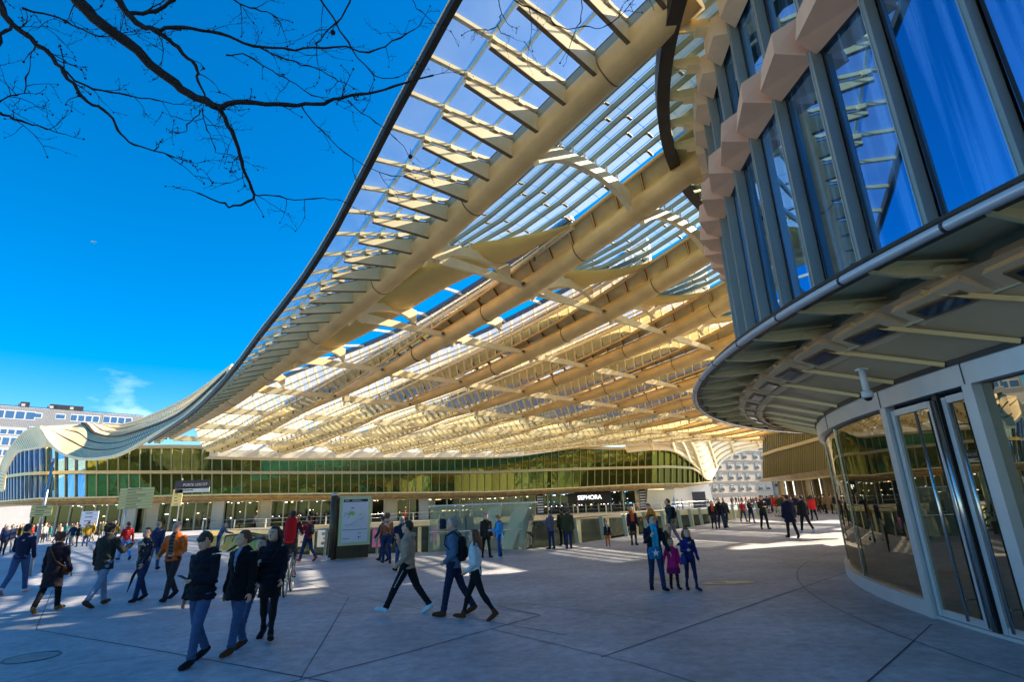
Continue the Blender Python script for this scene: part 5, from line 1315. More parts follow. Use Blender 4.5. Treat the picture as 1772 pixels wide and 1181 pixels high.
    def pt(cc, mi):
        if shirt:
            w_ = (.034*H if stripes else .024*H*np.clip((cc[:, 2]/H-.66)*6, 0, 1)); m = (cc[:, 1] > .03*H) & (np.abs(cc[:, 0]) < w_) & (cc[:, 2] > (hem+.01)*H) ; mi[m] = 1
            if stripes: m2 = m & (np.sin(cc[:, 2]*2*math.pi/(.045*H)) > .1); mi[m2] = 2
        return mi
    names = {'coat': 'coat', 'hoodie': 'hooded_top', 'fleece': 'fleece', 'puffer': 'puffer_jacket'}
    o = remesh(q, names.get(top, 'jacket'), vc, mats_, root, 1, pt); crease(o)
    if skirt:
        q = MB(); z1, w0 = skirt[0], skirt[1]; q.tube([T(0, 0, .56), T(0, 0, .50), T(0, 0, (z1+.5)/2), T(0, 0, z1)], [H*.072, H*.080, H*w0*.86*.95, H*w0*.86], 20, ry=[H*.088, H*.098, H*w0*.97, H*w0], ref=(0, 1, 0)); o = remesh(q, 'skirt', vc, [cloth(*skirt[2])], root, 1); crease(o)
    # ---------------- hair
    hk, hcn = hair; q = MB(); hm = HAIRS[hcn]
    def cap(x0=1.09, z0=.926, front=.030, zt=1.006):
        rings = []
        for z in (z0, .945, .962, .978, .992, 1.001, zt):
            f = math.sqrt(max(.02, 1-((z-.935)/(zt-.930))**2)) if z > .935 else 1.
            rings.append([hp_(.0475*x0*f*math.cos(a), (.004-.008)+.056*x0*f*math.sin(a) if math.sin(a) < 0 or z > .964 else (-.004)+front*f*math.sin(a), z) for a in [2*math.pi*i/20 for i in range(20)]])
        q.ring_loft(rings)
        q.ball(hp_(0, -.030, .925), (H*.043, H*.034, H*.040), 14, 8)
    if hk == 'short': cap(); 
    elif hk == 'fringe': cap(1.16); q.tube([hp_(-.04, .035, .962), hp_(0, .058, .960), hp_(.04, .035, .962)], [H*.014, H*.018, H*.014], 8); 
    elif hk == 'bald': cap(1.02, .915, -.01, .985)
    elif hk == 'curly':
        cap(1.15); rr = random.Random(3)
        for _ in range(70):
            a = rr.uniform(0, 6.28); z = rr.uniform(.895, 1.005); f = math.sqrt(max(.05, 1-((z-.945)/.07)**2)); y = -.01+.062*f*math.sin(a)
            if y > .035 and z < .965: continue
            q.ball(hp_(.058*f*math.cos(a), y, z), H*rr.uniform(.009, .015), 6, 5)
    elif hk in ('long', 'wavy'):
        cap(1.12); zz = .80 if hk == 'long' else .76
        for x in (-.034, -.012, .012, .034): q.tube([hp_(x, -.030, .96), hp_(x*1.25, -.047, .90), T(x*1.35, -.058, .85), T(x*1.3, -.072, zz+.01*abs(x*50))], [H*.026, H*.028, H*.024, H*.010], 8)
        for sx in (-1, 1): q.tube([hp_(sx*.040, .010, .965), hp_(sx*.052, .0, .92), T(sx*.058, -.005, .86), T(sx*.062, .01, zz+.03)], [H*.015, H*.019, H*.018, H*.008], 8)
    elif hk == 'bun': cap(1.08); q.ball(hp_(0, -.075, .955), H*.024, 10, 8)
    elif hk == 'cap': cap(1.12, .945, .058); q.tube([hp_(0, .05, .962), hp_(0, .088, .955)], [H*.006, H*.005], 8, ry=[H*.034, H*.026], ref=(0, 0, 1))
    remesh(q, 'hair' if hk != 'cap' else 'hat', vc*.8, [hm], root, 1)
    if glasses:
        q = MB()
        for sx in (-1, 1):
            q.tube([hp_(sx*.0205+.0125*math.cos(a), .0640, .932+.009*math.sin(a)) for a in [2*math.pi*i/12 for i in range(13)]], H*.0014, 5); q.tube([hp_(sx*.034, .062, .934), hp_(sx*.049, .0, .932)], H*.0013, 4)
        q.tube([hp_(-.008, .066, .934), hp_(.008, .066, .934)], H*.0013, 4); q.build('glasses', BLACK, root)
    if scarf:
        q = MB(); q.tube([T(.046*math.cos(a), .004+.044*math.sin(a), .858+.006*math.sin(a)) for a in [2*math.pi*i/14 for i in range(15)]], H*.020, 8)
        if len(scarf) > 2:
            for sx in (-1, 1): q.tube([T(sx*.018, .045, .855), T(sx*.024, .088, .80), T(sx*.026, .094, .70), T(sx*.024, .090, scarf[2])], [H*.018, H*.019, H*.02, H*.018], 8, ry=[H*.024]*4)
        remesh(q, 'scarf', vc, [cloth(scarf[0], scarf[1])], root, 1)
    # ---------------- set down
    root.location = (b.x, b.y, 0.0); root.rotation_euler = (0, 0, R(rz))
    root['_h'] = H
    M = Matrix.Translation(root.location) @ Matrix.Rotation(R(rz), 4, 'Z')
    info = dict(root=root, H=H, M=M, T=T, AR=AR, LG=LG, rz=R(rz))
    del root['_h']
    return info
def held(name, label, cat, info, lp, build, group=None):
    """a thing carried by a person; built in the person's own frame, then set down in the world"""
    t = thing(name, label, cat, (0, 0, 0), group); build(t)
    M = info['M']
    t.location = M.translation; t.rotation_euler = (0, 0, info['rz']); return t
def backpack(info, label, col, sz=(.30, .17, .44), z=.70, y=-.15, front=False):
    H, T = info['H'], info['T']
    def bld(t):
        c = T(0, 0, z)+Vector((0, y if not front else -y, 0)); q = MB(); q.tube([c+Vector((0, 0, -sz[2]/2)), c+Vector((0, 0, -sz[2]*.4)), c+Vector((0, 0, sz[2]*.3)), c+Vector((0, 0, sz[2]/2))], [sz[1]*.38, sz[1]*.5, sz[1]*.5, sz[1]*.3], 16, ry=[sz[0]*.42, sz[0]*.5, sz[0]*.48, sz[0]*.3], ref=(0, 1, 0))
        remesh(q, 'bag_body', .014, [cloth(*col)], t)
        q = MB(); q.ball(c+Vector((0, -sz[1]*.45, -sz[2]*.15)), (sz[0]*.36, sz[1]*.25, sz[2]*.25), 12, 8); q.build('pocket', cloth(*col), t)
        for sx in (-1, 1):
            q = MB(); q.tube([T(sx*.065, -.085, .80), T(sx*.07, -.02, .855), T(sx*.07, .075, .81), T(sx*.075, .085, .72), T(sx*.09, -.03, .62), T(sx*.07, -.09, .60)], .014, 6, ry=.024); q.build('strap', cloth('strap', (.02, .02, .02)), t)
    return held('backpack', label, 'backpack', info, None, bld)
NV = ('navy', (.015, .022, .06)); BK = ('black', (.010, .010, .013)); JN = ('jeans', (.05, .10, .22)); DJ = ('dark_jeans', (.02, .035, .10)); LJ = ('light_jeans', (.20, .29, .42)); CH = ('charcoal', (.03, .03, .035))
WALKA = (20, 6, -18, 20); WALKB = (-18, 22, 20, 5); WK2 = (16, 6, -15, 12); WK3 = (-15, 16, 16, 5)
AW = (18, 20, 8, 4); AB = (-18, 14, 8, 4); POC = (-8, 62, 16, 30)
# far-left group
I = person('man in dark jacket and blue jeans walking away at the far left edge', 24, 1028, 906, 14, WALKB, (10, 60, 10, 25), (0, 40, 12, 20), 'jacket', NV, .49, JN, sc=('white', (.6, .6, .6)), sole=('grey', (.25, .25, .25)), hair=('short', 'black'), hx=46)
I = person('woman with curly auburn hair in a knee length dark coat seen from behind', 80, 1060, 922, 8, WK3, (4, 16, 12, 2), (4, 18, 12, 2), 'coat', ('dark_aubergine', (.02, .014, .022)), .31, BK, sc=('tan_shoe', (.25, .14, .05)), hair=('curly', 'auburn'), hx=99)
def strapb(t, T=None): pass
def shoulder_bag(info, label, col, side=-1, zb=.50, strapcol=('brown_strap', (.12, .05, .02)), body=True, y=.02, sz=(.24, .09, .2)):
    T = info['T']
    def bld(t):
        q = MB(); q.tube([T(-side*.055, .075, .80), T(-side*.075, .0, .855), T(-side*.05, -.088, .80), T(side*.05, -.098, .64), T(side*.115, -.02, zb+.06), T(side*.09, .09, zb+.12), T(-side*.0, .105, .68), T(-side*.055, .080, .80)], .010, 6, ry=.016); q.build('strap', cloth(*strapcol), t)
        if body:
            c = T(side*.130, y, zb); q = MB(); q.tube([c+Vector((0, 0, -sz[2]/2)), c+Vector((0, 0, 0)), c+Vector((0, 0, sz[2]/2))], [sz[1]*.5, sz[1]*.55, sz[1]*.3], 14, ry=[sz[0]*.5, sz[0]*.5, sz[0]*.4], ref=(1, 0, 0)); remesh(q, 'bag_body', .013, [cloth(*col)], t)
    return held('shoulder_bag', label, 'bag', info, None, bld)
shoulder_bag(I, 'brown bag strap worn across the back of the dark knee length coat', ('dark_brown', (.05, .02, .01)), side=1, zb=.50)
I = person('man in dark grey parka and pale blue jeans walking away with brown boots', 168, 1050, 905, -8, WALKA, (0, 20, 12, 0), (22, 95, 22, 25), 'coat', ('grey_parka', (.035, .035, .033)), .44, LJ, sc=('brown_boot', (.09, .045, .02)), hair=('curly', 'brown'), hx=183, bulk=1.08, glasses=True)
I = person('boy in black leather jacket carrying a folded umbrella, looking at the camera', 238, 1042, 915, 170, WK2, AW, AB, 'leather', ('dark_leather', (.012, .016, .030)), .50, DJ, sc=BK, hair=('short', 'dark'), hx=250, bulk=.95)
def umb(t, I=I):
    sh, el, wr, d2, sx = I['AR'][1]; q = MB(); a = wr+d2*.06; q.tube([a+Vector((0, 0, .10)), a, a+Vector((.02, .10, -.20)), a+Vector((.03, .20, -.55))], [.012, .022, .035, .008], 10); q.build('folded_canopy', cloth(*BK), t)
    q = MB(); q.tube([a+Vector((0, -.01, .10)), a+Vector((0, -.04, .16)), a+Vector((0, -.08, .13))], .012, 8); q.build('handle', BROWN, t)
held('umbrella', 'black folded umbrella in the hand of the boy in the leather jacket', 'umbrella', I, None, umb)
I = person('man in bright orange leather jacket over a striped grey sweater', 290, 1040, 903, 178, WALKA, (5, 70, 14, 30), (3, 62, 14, 28), 'leather', ('burnt_orange', (.60, .12, .012)), .50, CH, sc=BK, hair=('short', 'grey'), glasses=True, shirt=('dark_sweater', (.03, .03, .035)), stripes=True, bulk=1.12, hx=293)
I = person('grey haired man in navy jacket walking away behind the orange jacket', 263, 988, 902, 20, WALKB, AW, AB, 'jacket', ('dull_navy', (.025, .035, .10)), .47, JN, sc=BK, hair=('bald', 'grey'), hx=270, bulk=1.1)
I = person('person in red jacket and bright blue jeans beside a sign post', 213, 970, 903, 60, WALKA, (8, 60, 12, 20), AB, 'jacket', ('scarlet', (.58, .02, .02)), .50, ('bright_jeans', (.08, .28, .62)), sc=CH, hair=('short', 'black'), shirt=('lilac', (.6, .55, .7)), hx=224)
I = person('boy in black padded jacket and jeans looking down at his phone', 334, 1150, 922, 165, (14, 8, -10, 22), (8, 84, 10, 52), (-4, 18, 8, 4), 'puffer', ('ink_black', (.010, .012, .022)), .47, JN, sc=BK, sole=('grey', (.25, .25, .25)), hair=('fringe', 'brown'), hx=352, head=(0, -22), hood=True, legw=.95)
def phone(t, I=I):
    sh, el, wr, d2, sx = I['AR'][0]; c = wr+d2*.10+Vector((.0, .03, .035)); q = MB(); q.beam(c-Vector((.0, .06, .02)), c+Vector((0, .07, .04)), .07, .009); q.build('case', BLACK, t)
    q = MB(); q.beam(c-Vector((.0, .055, .0135)), c+Vector((0, .065, .0465)), .062, .002); q.build('screen', mat('phone_screen', (.05, .06, .08), .1), t)
held('phone', 'dark phone held in the hand of the boy in the padded jacket', 'phone', I, None, phone)
I = person('man with glasses in a long black coat, jeans and brown shoes looking right', 405, 1130, 921, 160, (14, 6, -12, 10), (2, 12, 10, 2), (-4, 12, 10, 2), 'coat', ('deep_black', (.007, .007, .010)), .42, JN, sc=('brown_shoe', (.10, .035, .015)), hair=('short', 'auburn'), glasses=True, hx=414, head=(-45, -4), shirt=('grey_blue_shirt', (.25, .3, .45)), bulk=1.08)
I = person('youth with a red scarf half hidden between the black coats', 441, 1090, 930, 165, WALKB, AW, AB, 'jacket', ('dark_blue_black', (.012, .014, .03)), .48, JN, sc=('blue_shoe', (.03, .06, .16)), sole=('white', (.6, .6, .6)), hair=('short', 'brown'), scarf=('red', (.5, .05, .02)), hx=442, bulk=.9)
I = person('woman with long black hair in black quilted jacket, skirt and tights', 460, 1108, 913, 195, (16, 4, -12, 14), (6, 40, 8, 10), (14, 96, 10, 20), 'puffer', ('ink_black', (.010, .012, .022)), .47, ('tights_black', (.018, .012, .014)), skirt=(.36, .105, BK), sc=BK, hair=('wavy', 'black'), hx=474, head=(-30, 0), boots=False, bulk=.92)
shoulder_bag(I, 'black shoulder bag of the woman with long black hair', BK, side=1, zb=.56, strapcol=('strap', (.02, .02, .02)))
# cyclist with long red bag
I = person('cyclist with dark hair riding away behind the woman in black', 497, 1012, 893, 14, (62, 60, 40, 62), (55, 12, 8, 6), (55, 12, 8, 6), 'jacket', ('maroon_dark', (.10, .012, .02)), .50, CH, sc=('red', (.5, .03, .02)), hair=('short', 'dark'), lean=12, near=2, hx=495)
I['root'].location.z = .22
def rbag(t, I=I):
    T = I['T']; q = MB(); a, b = T(0, -.17, .53), T(0, -.14, .885); q.tube([a, a.lerp(b, .06), a.lerp(b, .5), b, b+Vector((0, 0, .04))], [.09, .125, .13, .12, .06], 18, ry=[.10, .15, .16, .15, .08], ref=(0, 1, 0)); remesh(q, 'bag_body', .014, [cloth('signal_red', (.62, .012, .015))], t)
    for sx in (-1, 1): q = MB(); q.tube([T(sx*.06, -.09, .78), T(sx*.06, 0, .855), T(sx*.07, .08, .76), T(sx*.08, 0, .62)], .014, 6, ry=.022); q.build('strap', cloth('signal_red', (.62, .012, .015)), t)
o = held('tall_bag', 'tall bright red bag on the back of the cyclist', 'bag', I, None, rbag); o.location.z = .22
def bicycle(loc, rz, label, col, red=True):
    t = thing('bicycle', label, 'bicycle', (0, 0, 0)); rad = .34
    for y in (-.53, .53):
        q = MB(); C_ = Vector((0, y, rad)); q.tube([C_+Vector((0, rad*math.cos(a), rad*math.sin(a))) for a in [2*math.pi*i/36 for i in range(37)]], .022, 8); wl = q.build('wheel', BLACK, t)
        q = MB(); q.tube([C_+Vector((0, (rad-.03)*math.cos(a), (rad-.03)*math.sin(a))) for a in [2*math.pi*i/30 for i in range(31)]], .009, 5)
        for i in range(18): a = 2*math.pi*i/18; q.tube([C_, C_+Vector((0, (rad-.03)*math.cos(a), (rad-.03)*math.sin(a)))], .0022, 4)
        q.tube([C_+Vector((-.05, 0, 0)), C_+Vector((.05, 0, 0))], .025, 8); q.build('rim', STEEL, wl)
        q = MB(); q.tube([C_+Vector((0, (rad+.04)*math.cos(a), (rad+.04)*math.sin(a))) for a in [R(20+140*i/12) for i in range(13)]], .006, 6, ry=.035); q.build('mudguard', col, t)
    q = MB(); A, B_, Cc, D_ = Vector((0, -.53, rad)), Vector((0, -.12, .30)), Vector((0, -.22, .78)), Vector((0, .40, .82))
    for a, b, r_ in ((A, B_, .014), (A, Cc, .011), (B_, Cc, .018), (B_, D_, .024), (Vector((0, .53, rad)), D_+Vector((0, -.02, .12)), .016)): q.tube([a, b], r_, 8)
    q.build('frame', col, t)
    q = MB(); q.tube([(-.28, .25, 1.03), (-.2, .38, 1.04), (0, .40, .98), (.2, .38, 1.04), (.28, .25, 1.03)], .013, 8); q.build('handlebar', DGREY, t)
    q = MB(); q.ball((0, -.24, .90), (.08, .14, .035)); q.tube([(0, -.22, .78), (0, -.23, .89)], .013, 6); q.build('saddle', BLACK, t)
    if red:
        q = MB(); q.tube([(0, -.95, .52), (0, -.80, .68), (0, -.45, .72)], [.02, .035, .03], 8, ry=[.03, .06, .05]); q.build('rear_cover', mat('bike_red', (.55, .05, .03), .4), t)
    q = MB(); q.tube([(-.11, -.12, .30), (.11, -.12, .30)], .012, 6); q.box((-.13, -.12, .20), (.08, .10, .03)); q.box((.13, -.12, .40), (.08, .10, .03)); q.build('pedals', DGREY, t)
    t.location = loc; t.rotation_euler = (0, 0, rz); return t
bl_ = az(492, 1034); bicycle((bl_.x-.13, bl_.y+.52, 0), R(14), 'grey city bicycle with red rear cover being ridden away', mat('bike_grey', (.28, .29, .30), .4, .3))
p = az(890, 951); bicycle((p.x, p.y+.1, 0), R(80), 'dark bicycle leaning against the slanted end of the glass shaft', mat('bike_dark', (.06, .06, .05), .4, .3), False)
# middle group
I = person('man in maroon jacket striding past the posters with a hand to his face', 530, 972, 893, 68, WALKA, (45, 120, 8, 25), AW, 'jacket', ('maroon', (.28, .012, .03)), .50, DJ, sc=('red', (.5, .03, .02)), hair=('short', 'brown'), near=2, hx=526)
backpack(I, 'dark backpack on the man in the maroon jacket', CH)
I = person('woman in rust brown jacket with tall brown boots beside the map stand', 668, 976, 889, 20, WK2, (5, 20, 8, 2), (20, 80, 10, 15), 'leather', ('rust', (.30, .09, .03)), .55, DJ, sc=('brown_boot', (.13, .05, .02)), boots=True, hair=('curly', 'auburn'), near=2, hx=668, bulk=.92, scarf=('pale_pink', (.6, .45, .4)))
I = person('woman in dark clothes standing beyond the rust jacket with a high heel raised', 662, 972, 893, 60, WALKB, AW, AB, 'jacket', CH, .47, DJ, sc=BK, hair=('curly', 'brown'), near=2, hx=662, bulk=.9)
I = person('balding grey man in navy coat behind the boy in the beige hoodie', 694, 990, 893, 30, WALKA, AW, AB, 'coat', NV, .45, JN, sc=BK, hair=('bald', 'grey'), near=2, hx=690, bulk=1.1)
I = person('boy in beige hooded jacket, black tracksuit trousers and pale blue trainers', 704, 1064, 899, 84, (30, 4, -24, 14), (-8, 60, 12, 30), (38, 128, 10, 30), 'hoodie', ('beige', (.42, .29, .20)), .49, BK, sc=('pale_blue', (.45, .72, .85)), sole=('white', (.6, .6, .6)), hair=('fringe', 'dark'), glasses=True, hx=708)
def sidest(t, I=I):
    LG = I['LG'][1]; q = MB(); hp0, kn = LG[0], LG[1]
    for s in np.linspace(.25, .95, 9): c = hp0.lerp(kn, float(s)); q.ball(c+Vector((.068-.016*s, -.01, 0)), (.004, .013, .017), 6, 4)
    q.build('print', cloth('print_white', (.6, .58, .56)), t)
sidest_root = I['root']
q_ = MB(); hp0, kn = I['LG'][0][0], I['LG'][0][1]
for s in np.linspace(.2, .95, 9):
    c = hp0.lerp(kn, float(s)); q_.ball(c+Vector((-.095+.026*float(s), .0, 0)), (.012, .012, .016), 6, 4)
me_ = q_.mesh('trouser_print'); me_.materials.append(cloth('print_white', (.6, .58, .56))); o_ = bpy.data.objects.new('trouser_print', me_); COL.objects.link(o_); o_.parent = sidest_root
I = person('grey haired man in slate blue jacket with hands in pockets and a backpack', 785, 1066, 896, 86, (14, 4, -20, 12), (-10, 62, 12, 34), (-10, 62, 12, 34), 'jacket', ('slate_blue', (.09, .16, .26)), .48, NV, sc=('brown_shoe', (.10, .035, .015)), hair=('short', 'grey'), glasses=True, hx=790, bulk=1.04)
backpack(I, 'black backpack on the man in the slate blue jacket', BK, z=.67, y=-.17)
I = person('young woman with long chestnut hair in a white fleece and black leggings', 824, 1074, 915, 84, (-22, 14, 22, 4), (-4, 56, 10, 30), (-4, 56, 10, 30), 'fleece', ('white_fleece', (.62, .68, .72)), .50, BK, sc=('brown_shoe', (.10, .035, .015)), sole=('tan_sole', (.4, .25, .12)), hair=('wavy', 'auburn'), hx=824, bulk=.92, legw=.88)
# people along the court edge
def far(label, fx, fy, hy, rz, **k):
    k.setdefault('near', 2); return person(label, fx, fy, hy, rz, **k)
I = far('person in beige coat with dark backpack looking through the glass shaft', 767, 955, 888, 0, top='coat', tc=('camel', (.55, .38, .18)), hem=.42, bc=BK, hair=('short', 'dark'), armL=(15, 80, 8, 30), armR=(15, 80, 8, 30)); backpack(I, 'small dark backpack on the beige coat at the glass shaft', NV)
far('man in grey brown jacket leaning at the glass shaft, left of a pair', 790, 953, 884, 0, tc=('grey_brown', (.07, .06, .05)), bc=DJ, hair=('short', 'brown'))
far('man in black jacket and jeans at the glass shaft, right of a pair', 811, 953, 884, 4, tc=BK, bc=JN, hair=('short', 'black'))
far('man in dark blazer looking down beside the woman in bright blue', 842, 966, 889, 200, tc=('brown_black', (.03, .026, .022)), hem=.45, top='coat', bc=BK, hair=('short', 'grey'), head=(0, -25), legs=WK2)
I = far('woman in bright blue coat reading a paper by the glass shaft', 865, 968, 892, 100, tc=('azure', (.03, .30, .75)), hem=.46, top='coat', bc=('blue_trousers', (.02, .06, .22)), sc=('white', (.6, .6, .6)), hair=('curly', 'blond'), head=(0, -25), armL=(20, 75, 6, 25), armR=(20, 75, 6, 25))
shoulder_bag(I, 'brown leather bag of the woman in bright blue', ('brown_leather', (.20, .07, .02)), side=1, zb=.54)
far('man in dark leather jacket and light grey trousers at the railing', 915, 947, 881, -6, top='leather', tc=BK, hem=.52, bc=('grey_trousers', (.22, .21, .22)), legs=(8, 3, -10, 3), armL=(10, 30, 18, 0), armR=(10, 30, 18, 0), hair=('short', 'black'))
far('woman in grey violet coat looking over the railing', 955, 951, 884, 40, top='coat', tc=('grey_violet', (.13, .12, .18)), hem=.45, bc=DJ, hair=('short', 'brown'), armL=(25, 90, 8, 20), armR=(25, 90, 8, 20))
far('man half hidden behind the olive parka at the railing', 975, 945, 880, 10, tc=('dark_olive', (.04, .04, .02)), bc=BK, hair=('short', 'black'))
far('woman in long olive parka and jeans at the railing', 985, 950, 880, -5, top='coat', tc=('olive_parka', (.05, .055, .025)), hem=.40, bc=DJ, hair=('curly', 'auburn'), boots=True, bulk=1.1)
far('small child in orange shorts and striped socks on the sunny paving', 1053, 949, 904, 180, tc=('dark_vest', (.02, .02, .03)), shirt=('pale_shirt', (.45, .5, .7)), bc=('orange_shorts', (.5, .16, .03)), sc=('white', (.6, .6, .6)), hair=('cap', 'auburn'), hscale=1.35, legs=(8, 4, -8, 4))
far('woman with ginger hair, orange scarf and short dark skirt facing the camera', 1098, 944, 877, 178, tc=('deep_purple', (.05, .012, .04)), hem=.52, bc=('tights_sheer', (.10, .05, .03)), skirt=(.36, .10, BK), scarf=('orange', (.60, .12, .02), .60), hair=('long', 'ginger'), legw=.88)
far('man in ochre jacket bending over a child by the railing', 1138, 940, 870, 110, tc=('ochre', (.45, .20, .015)), bc=DJ, hair=('short', 'dark'), lean=22, head=(0, -30), armL=(35, 40, 6, 10), armR=(30, 40, 6, 10))
I = far('tall man in dark teal jacket and grey trousers with a backpack', 1166, 945, 864, 78, tc=('dark_teal', (.02, .04, .06)), bc=('grey_trousers', (.22, .21, .22)), hair=('short', 'dark'), hx=1160, legs=WK2, lean=4); backpack(I, 'large black backpack on the tall man in the dark teal jacket', BK, sz=(.34, .22, .5))
far('toddler in dark floral coat between the mother and the grey trousers', 1157, 962, 912, 190, tc=('floral', (.05, .045, .03)), top='coat', hem=.36, bc=BK, hair=('short', 'blond'), hscale=1.35)
# mother and girls
I = person('mother in dark coat with a turquoise scarf walking toward the camera', 1140, 1023, 892, 182, (14, 4, -14, 12), (12, 20, 14, 2), (25, 100, 10, 25), 'coat', ('dark_blue_black', (.012, .014, .03)), .44, DJ, sc=BK, sole=('white', (.6, .6, .6)), hair=('short', 'dark'), glasses=True, hx=1131, scarf=('turquoise', (.03, .38, .58), .52), head=(40, 0))
def starbag(t, I=I):
    T = I['T']; c = T(.035, .135, .50); q = MB(); q.tube([c+Vector((0, 0, -.13)), c+Vector((0, 0, -.02)), c+Vector((0, 0, .12))], [.035, .06, .03], 16, ry=[.12, .155, .13], ref=(0, 1, 0)); remesh(q, 'bag_body', .012, [cloth('teal_bag', (.02, .16, .34))], t)
    q = MB(); c2 = c+Vector((0, .075, 0)); P = []
    for i in range(10): a = math.pi/2+i*math.pi/5; rr = .085 if i % 2 == 0 else .034; P.append(c2+Vector((rr*math.cos(a), 0, rr*math.sin(a))))
    q.prism(P, (0, .012, 0)); q.build('star', WHITE, t)
    q = MB(); q.tube([T(.10, .09, .55), T(.06, .085, .80), T(.05, 0, .86)], .009, 6); q.build('strap', cloth('strap', (.02, .02, .02)), t)
held('shoulder_bag', 'teal bag with a white star carried by the mother in the turquoise scarf', 'bag', I, None, starbag)
I = person('small girl in a magenta coat walking beside her mother', 1169, 1020, 935, 184, (10, 6, -10, 8), (8, 14, 10, 0), (-2, 12, 22, 0), 'coat', ('magenta', (.62, .02, .22)), .40, BK, skirt=(.30, .15, ('plum', (.22, .01, .10))), sc=BK, sole=('white', (.6, .6, .6)), hair=('short', 'auburn'), hscale=1.3, bulk=1.08)
I = person('girl in royal navy jumper with long fair brown hair right of the magenta coat', 1199, 1022, 917, 186, (12, 6, -10, 8), (0, 10, 10, 0), (20, 78, 12, 25), 'jacket', ('royal_navy', (.012, .025, .17)), .50, ('navy_leggings', (.012, .018, .07)), sc=NV, sole=('white', (.6, .6, .6)), hair=('long', 'auburn'), hscale=1.18, legw=.88)
shoulder_bag(I, 'glittery blue shoulder bag of the girl in the navy jumper', ('glitter_blue', (.02, .04, .22)), side=1, zb=.50, y=.06, strapcol=('strap', (.02, .02, .02)))
# walkers towards the far right
far('woman with red scarf and dark skirt walking by the railing', 1237, 916, 867, 165, tc=BK, bc=('tights_black', (.018, .012, .014)), skirt=(.36, .10, CH), scarf=('red', (.5, .05, .02), .62), hair=('long', 'auburn'), legs=WALKA, legw=.88, hx=1232)
far('man in black walking arm in arm near the railing', 1250, 915, 862, 175, tc=BK, bc=DJ, hair=('short', 'dark'), legs=WK2)
far('person in charcoal just behind the man in black by the railing', 1258, 914, 862, 175, tc=CH, bc=CH, hair=('short', 'black'), legs=WK3)
far('woman in red top and jeans walking with her hands together', 1288, 904, 866, 185, tc=('red_top', (.50, .02, .025)), bc=DJ, hair=('short', 'auburn'), legs=WALKA, hx=1284, armL=(15, 70, 8, 30), armR=(15, 70, 8, 30))
far('young woman in black with folded arms near the red top', 1302, 906, 865, 180, tc=BK, bc=DJ, hair=('long', 'auburn'), legs=WK2, armL=(22, 95, 8, 40), armR=(22, 95, 8, 40))
far('tall man in dark sweater with folded hands striding toward the camera', 1325, 917, 858, 178, tc=('brown_black', (.03, .026, .022)), bc=BK, hair=('cap', 'dark'), legs=WK2, armL=(18, 85, 10, 40), armR=(18, 85, 10, 40), sc=('brown_boot', (.13, .05, .02)))
far('person in long dark blue coat walking away on the open plaza', 1373, 932, 857, 0, top='coat', tc=('midnight', (.01, .014, .04)), hem=.36, bc=BK, hair=('short', 'dark'), legs=WK2, bulk=1.1)
far('person in dark coat with white trainers walking away', 1397, 922, 857, 8, top='coat', tc=BK, hem=.46, bc=BK, sc=('white', (.6, .6, .6)), hair=('short', 'dark'), legs=WALKA, bulk=1.12)
far('person in scarlet coat with a yellow bag walking away at the right', 1410, 901, 857, -10, top='coat', tc=('scarlet', (.58, .02, .02)), hem=.42, bc=BK, hair=('long', 'dark'), legs=WK2)
far('woman in pale trousers and red top in front of the far crowd', 1345, 895, 858, 180, tc=('red_top', (.50, .02, .025)), bc=('pale_trousers', (.5, .45, .36)), hair=('short', 'dark'))
far('person in olive coat and pale trousers in front of the far crowd', 1354, 895, 857, 170, top='coat', tc=('olive_parka', (.05, .055, .025)), bc=('pale_trousers', (.5, .45, .36)), hair=('short', 'brown'))
I = far('grey haired cyclist in a blue jacket leaning on the court railing at the left', 376, 957, 905, -70, tc=('steel_blue', (.07, .12, .22)), bc=DJ, hair=('short', 'grey'), lean=25, armL=(45, 30, 8, 5), armR=(45, 30, 8, 5))
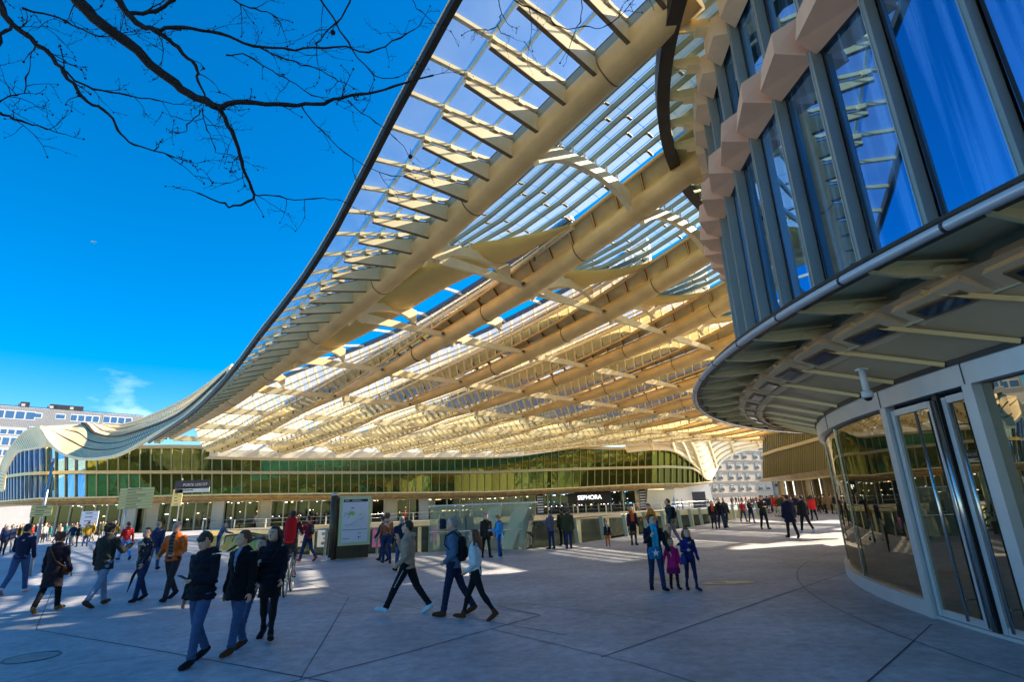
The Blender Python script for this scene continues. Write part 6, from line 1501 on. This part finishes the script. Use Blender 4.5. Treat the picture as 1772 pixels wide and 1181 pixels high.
# ================================================================ CROWDS (small in the picture)
CC = [('a dark', (.015, .016, .02)), ('a navy', (.02, .03, .08)), ('a grey', (.10, .10, .11)), ('a red', (.42, .025, .02)), ('a brown', (.10, .055, .03)), ('a cream', (.55, .50, .42)), ('an olive', (.06, .07, .03)), ('a blue', (.04, .12, .35)), ('a black', (.01, .01, .01)), ('a tan', (.30, .19, .10)), ('a mustard', (.5, .28, .02)), ('a teal', (.02, .16, .15))]
def crowd_mesh(i, pose, col, legc, hairc, long_=False):
    q = MB(); a = 22*pose; H = 1.7
    def V(x, y, z): return Vector((x*H, y*H, z*H))
    for sx, s in ((-1, 1), (1, -1)):
        hp0 = V(sx*.05, 0, .50); kn = hp0+dirx(a*s)*.24*H; an = kn+dirx(a*s-8)*.225*H
        q.tube([hp0, kn, an], [.085, .062, .045], 7, m=2); q.tube([an+Vector((0, -.05, -.02)), an+Vector((0, .15, -.05))], [.045, .03], 6, m=3)
        sh = V(sx*.11, 0, .80); el = sh+Vector((sx*.04, -math.sin(R(a*s))*.25, -.29)); wr = el+Vector((0, .10-.1*s*pose, -.21))
        q.tube([sh, el, wr], [.07, .055, .045], 7, m=1); q.ball(wr+Vector((0, .0, -.05)), (.03, .035, .05), 6, 5, m=0)
    z0 = .38 if long_ else .47
    q.tube([V(0, 0, z) for z in (z0, .6, .76, .82, .85)], [.14, .12, .13, .10, .05], 10, m=1, ry=[.18, .165, .20, .17, .06], ref=(0, 1, 0))
    q.tube([V(0, 0, .84), V(0, .01, .90)], .05, 7, m=0); q.ball(V(0, .012, .93), (.078, .095, .115), 10, 8, m=0); q.ball(V(0, -.008, .948), (.088, .098, .105), 10, 8, m=4)
    mn = min(v[2] for v in q.v); q.v = [(x, y, z-mn) for x, y, z in q.v]
    me = q.mesh('person')
    for m_ in (SKIN, cloth('crowd%d' % col, CC[col][1]), cloth('crowdleg%d' % legc, [(.015, .015, .02), (.04, .09, .22), (.03, .03, .04), (.3, .27, .22)][legc]), cloth(*BK), HAIRS[hairc]): me.materials.append(m_)
    return me
rc = random.Random(21); CMESH = []
for i in range(36):
    CMESH.append((i % 12, crowd_mesh(i, rc.choice([0, .3, .8, 1]), i % 12, rc.randrange(4), rc.choice(['black', 'brown', 'dark', 'auburn', 'grey', 'blond']), rc.random() < .35)))
def crowd(zone, pts, group, place, cols=None, tall=0):
    for n_, (px, py, sc_) in enumerate(pts):
        c, me = rc.choice([m for m in CMESH if cols is None or m[0] in cols]); o = bpy.data.objects.new('person', me); COL.objects.link(o)
        p = az(px, py, tall); o.location = (p.x, p.y, tall); s = rc.uniform(.93, 1.06)*sc_; o.scale = (s, s, s); o.rotation_euler = (0, 0, rc.uniform(0, 6.28))
        tag(o, 'person in %s top %s' % (CC[c][0], place), 'person', group)
# left crowd
L1 = [(rc.uniform(-8, 200), rc.uniform(923, 943), 1) for _ in range(46)]
crowd('left', L1, 'people in the left crowd', 'in the crowd at the left below the wave roof')
crowd('left', [(116, 946, 1), (131, 947, 1), (146, 947, 1), (122, 947, 1), (157, 938, 1), (12, 957, 1), (2, 962, 1), (38, 950, 1), (66, 940, 1), (84, 938, 1), (98, 941, 1)], 'people standing before the left crowd', 'standing in front of the left crowd')
# far right crowd
L2 = [(rc.uniform(1222, 1330), rc.uniform(872, 882), 1) for _ in range(26)]+[(rc.uniform(1322, 1400), rc.uniform(874, 892), 1) for _ in range(40)]+[(rc.uniform(1400, 1475), rc.uniform(870, 884), 1) for _ in range(14)]+[(rc.uniform(1335, 1455), rc.uniform(880, 893), 1) for _ in range(20)]
crowd('right', L2, 'people in the far right crowd', 'in the dense crowd before the stone building', cols=(0, 1, 2, 3, 4, 6, 8, 0, 8, 9))
# terrace across the court
def terr(px): 
    for Y in np.arange(78, 100, .2):
        p = ay(px, 885, Y)
        for a, b in zip(FARM, FARM[1:]):
            if b.x <= p.x <= a.x and p.y > a.y+(b.y-a.y)*(p.x-a.x)/(b.x-a.x)+.9: return p
    return ay(px, 885, 90)
for px in (318, 325, 341, 347, 356, 361, 395, 436, 441, 512, 518, 545, 560, 700, 960, 985, 1002, 1030, 1066, 1075, 1090, 1105, 1178, 1184):
    c, me = rc.choice(CMESH); o = bpy.data.objects.new('person', me); COL.objects.link(o); p = terr(px+rc.uniform(-2, 2)); o.location = (p.x, p.y+rc.uniform(0, 1.2), 0); o.rotation_euler = (0, 0, rc.choice([R(90), R(-90), R(70)]))
    tag(o, 'person in %s top on the terrace across the court' % CC[c][0], 'person', 'people on the far terrace')
